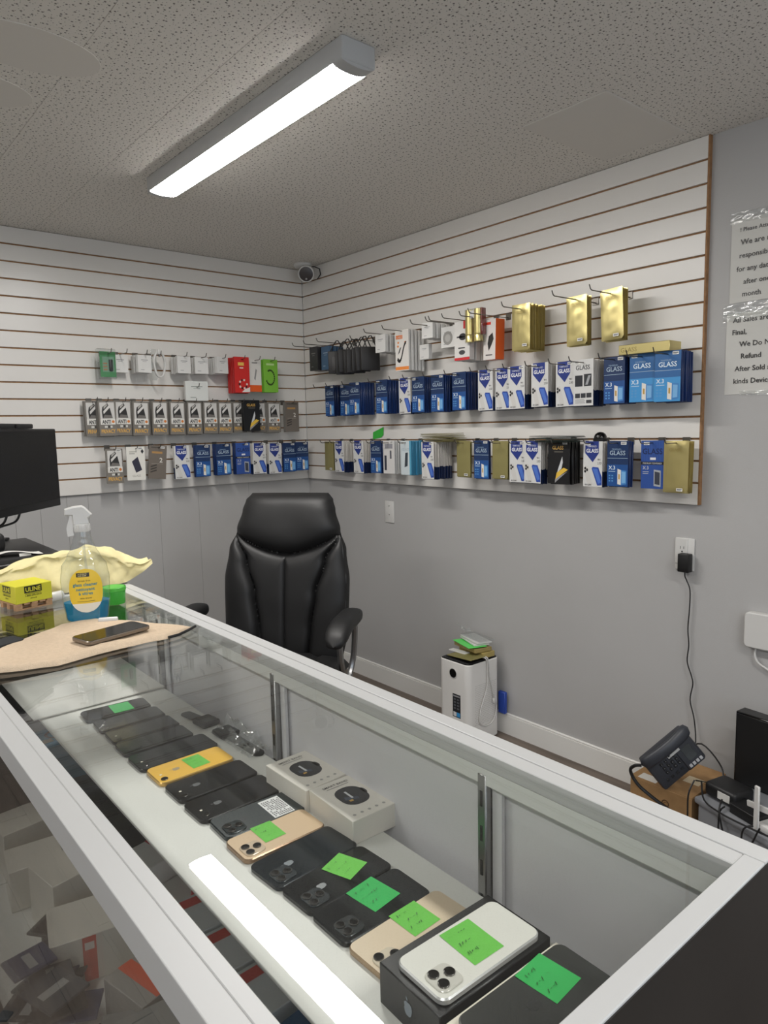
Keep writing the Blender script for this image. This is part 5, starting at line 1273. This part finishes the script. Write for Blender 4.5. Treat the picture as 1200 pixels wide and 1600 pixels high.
def onb(u, v, l): r = rad(v); return (u, -SY * math.sqrt(max(r * r - u * u, 1e-6)) - .0006 - .0003 * l, v)
def lab_w(z): t = (z - .024) / .104; return .036 * max(0, 1 - abs(2 * t - 1) ** 2.6) ** .5
q = MB(); M_lab = mat((232, 196, 56), .5); M_labw = mat((230, 226, 214), .5)
q.grid(lambda u, v: onb((2 * u - 1) * lab_w(.046 + .082 * v), .046 + .082 * v, 0), 16, 26, M_lab); q.grid(lambda u, v: onb((2 * u - 1) * lab_w(.0241 + .0219 * v), .0241 + .0219 * v, 0), 16, 10, M_labw); lb = q.build('label_sheet', e); lb['label'] = 'yellow label fading to white'
p = Print(onb); [p.rect(-.019 + .004 * k, -.015 + .004 * k, .109, .1185, (34, 30, 22)) for k in range(7)]; p.text('LA QUALITE', -.016, .1145, .0026, (230, 214, 150), 2, 'l', .01, .02); p.text('SANS NOM', -.016, .1105, .0026, (230, 214, 150), 2, 'l', .01, .02)
p.text('streak free', -.003, .098, .0045, (70, 56, 20), 1, 'c', 0, .03); p.text('glass cleaner', -.001, .0875, .0075, (20, 130, 150), 1, 'c', .02, .056); p.text('nettoyant', -.001, .0765, .0075, (20, 130, 150), 1, 'c', .02, .044); p.text('\u00e0 vitres', -.001, .0665, .0075, (20, 130, 150), 1, 'c', .02, .034)
p.text('sans traces', -.001, .057, .0042, (60, 50, 20), 1, 'c', .01, .03); [p.rect(-.02 + .0038 * k, -.0162 + .0038 * k, .0505, .0515, (120, 104, 50)) for k in range(10)]; p.build('lettering', e, False)
q = MB(); q.lathe([(.018, .212), (.0185, .214), (.0185, .228), (.017, .23)], M_white, 28); 
for k in range(28): a = 2 * PI * k / 28; q.box(-.0006, .0006, .0183, .0192, .214, .228, M_white, Matrix.Rotation(a, 4, 'Z'))
q.build('collar', e)
XS = Matrix(((1, 0, 0, 0), (0, 0, -1, .011), (0, 1, 0, 0), (0, 0, 0, 1)))
q = MB(); q.slab([(-.018, .228), (.017, .228), (.0165, .243), (.0245, .251), (.010, .268), (.003, .2725), (-.018, .2705), (-.034, .266), (-.035, .252), (-.019, .2505)], 0, .022, M_white, .003, XS); q.build('sprayer_head', e)
q = MB(); q.slab([(-.021, .251), (-.013, .249), (-.018, .228), (-.0205, .219), (-.019, .205), (-.029, .203), (-.0305, .22), (-.026, .236)], .004, .018, M_white, .002, XS); q.build('trigger', e)
q = MB(); q.tube([(0, 0, .22), (.004, 0, .12), (.006, 0, .008)], .0028, M_film, 8); q.build('dip_tube', e)
# odds and ends
e = thing(empty('green_tub', (-1.782, -1.735, .9674)), 'small green plastic tub behind the spray bottle', 'tub')
q = MB(); q.lathe([(.026, 0), (.027, .002), (.029, .042), (.0285, .044), (.027, .044), (.0255, .006), (.001, .005)], mat((66, 170, 56), .35), 28, Matrix.Rotation(.0, 4, 'X')); q.build('tub', e)
q = MB(); q.lathe([(.0292, .034), (.0302, .035), (.0302, .043), (.0292, .044)], mat((84, 186, 66), .35), 28); q.build('rim', e)
q = MB(); q.lathe([(.006, 0), (.0075, .001), (.0075, .04), (.006, .042)], M_white, 14, Matrix.Rotation(PI / 2, 4, 'Y')); o = thing(q.build('white_tube', None, True, (-1.882, -1.918, .9755), (0, 0, -.5)), 'short white tube lying between the spray bottle and towel', 'tube')
q = MB(); q.lathe([(.011, 0), (.0125, .0015), (.0125, .034), (.011, .036)], M_white, 16, Matrix.Rotation(PI / 2, 4, 'Y')); o = thing(q.build('pill_bottle', None, True, (-1.905, -1.6, .9805), (0, 0, .2)), 'small white plastic tube lying between memo cube and spray bottle', 'tube')
# yellow cloth
M_cloth = mat((226, 214, 164), .85, name='yellow_cloth', spec=.15, bump=.5, bscale=600, var=.04, vscale=60)
HT = [(-2.2, 1.035), (-2.0, 1.056), (-1.866, 1.073), (-1.763, 1.086), (-1.71, 1.07), (-1.66, 1.043), (-1.6, 1.036)]
def cloth(u, v):
    x = -2.19 + .585 * u
    top = lerp_tab(HT, x); low = .973 + (.035 * max(0, (u - .86) / .14) ** 1.5)
    if v < .7: t = v / .7; z = low + (top - low) * math.sin(t * PI / 2) ** .9; y = -1.536 + .049 * t ** 1.2
    else: t = (v - .7) / .3; z = top - (top - .99) * .7 * t ** 1.5; y = -1.487 + .034 * t
    f = noise.noise(Vector((x * 9, v * 2.2, 1.5))) * .026 + noise.noise(Vector((x * 22 + v * 3, v * 4, 6))) * .02 + (.5 - abs(noise.noise(Vector((x * 16 - v * 4, v * 3, 9))))) * .016 + noise.noise(Vector((x * 55, v * 14, 2))) * .004
    k = min(1, v / .12)
    tip = max(0, (u - .9) / .1)
    return (x + f * .3, min(y + f * .8 - .02 * tip, -1.4495), max(.9725, z + f * .45 * k - .028 * tip * (v - .5)))
q = MB(); q.grid(cloth, 130, 44, M_cloth); thing(q.build('yellow_cloth'), 'crumpled pale yellow cloth heaped behind the spray bottle', 'cloth')
# cash drawer, terminal, paper strip
e = thing(empty('cash_drawer', (-2.03, -1.24, .9705)), 'black cash drawer on the farther display case', 'cash drawer')
q = MB(); q.rbox(-.21, .21, -.2, .2, .004, .101, .006, M_black, 2); q.build('casing', e)
q = MB(); q.rbox(-.2, .2, -.206, -.199, .012, .085, .003, M_black, 1); dr_ = q.build('drawer_front', e)
q = MB(); q.lathe([(.008, 0), (.008, .003), (.003, .0035)], M_chrome, 12, Matrix.Translation((0, -.206, .05)) @ Matrix.Rotation(PI / 2, 4, 'X')); q.build('lock', dr_)
q = MB(); q.grid(lambda u, v: (-2.02 + .15 * u, -1.425 + .05 * v + .012 * math.sin(u * 5), 1.0735 + .012 * math.sin(u * PI) ** 2 * (1 - .3 * v)), 20, 4, M_paper)
q.grid(lambda u, v: (-1.93 + .03 * u, -1.4455 + .0205 * v, 1.045 + .034 * v), 4, 4, M_paper); thing(q.build('paper_strip'), 'curled white paper strip on the edge of the cash drawer', 'paper')
e = thing(empty('card_terminal', (-2.03, -1.3, 1.0722), (0, 0, .5)), 'black payment terminal on the cash drawer at the frame edge', 'terminal')
q = MB(); q.rbox(-.06, .06, -.085, .085, 0, .062, .022, M_black, 3); q.build('body', e)
q = MB()
for k in range(5): q.rbox(-.045, .045, -.055 + k * .02, -.047 + k * .02, .0615, .065, .001, M_blackgloss, 1)
q.build('ridges', e)['kind'] = 'stuff'
# monitor
mdir = Vector((-.667, -.745, 0)); mang = math.atan2(-mdir.y, -mdir.x)
e = thing(empty('monitor', (-1.64, -.8, 1.147), (0, 0, mang)), 'black computer monitor turned towards the chair at the left frame edge', 'monitor')
# local x runs from the right edge leftwards as negative x, screen faces -y
q = MB(); q.rbox(-.5, 0, .0, .028, 0, .281, .004, M_black, 2); q.build('housing', e)
q = MB(); q.box(-.492, -.008, -.0012, .0004, .026, .273, mat((12, 12, 13), .25)); q.build('screen', e)
q = MB(); q.rbox(-.43, -.39, .03, .05, -.06, .16, .006, M_black, 2); q.rbox(-.47, -.35, .0, .08, -.0748, -.066, .004, M_black, 2); q.rbox(-.43, -.39, .03, .06, -.07, -.03, .004, M_black, 1); q.build('stand', e)
e2 = thing(empty('webcam', (-1.64 + mdir.x * .27, -.8 + mdir.y * .27, 1.429), (0, 0, mang)), 'flat black webcam bar clipped on top of the monitor', 'webcam')
q = MB(); q.rbox(-.09, .11, -.004, .026, -.0005, .016, .004, M_black, 2); q.build('body', e2)
q = MB(); q.lathe([(.007, 0), (.007, .002), (.004, .003)], M_blackgloss, 14, Matrix.Translation((0, -.004, .008)) @ Matrix.Rotation(PI / 2, 4, 'X')); q.build('lens', e2)
for k, s_ in enumerate((.2, .28)):
    a = Vector((-1.64, -.8, 1.147)) + mdir * s_ + Vector((-.03, .03, .01))
    q = MB(); q.tube(smooth_path([a, a + Vector((-.02, -.01, -.04)), a + Vector((-.08, -.06, -.05)), a + Vector((-.16, -.14, -.06)), a + Vector((-.25, -.2, -.062))]), .004, M_black, 6); thing(q.build('monitor_cable'), ['black cable arching down from the monitor, right one', 'black cable arching down from the monitor, left one'][k], 'cable')
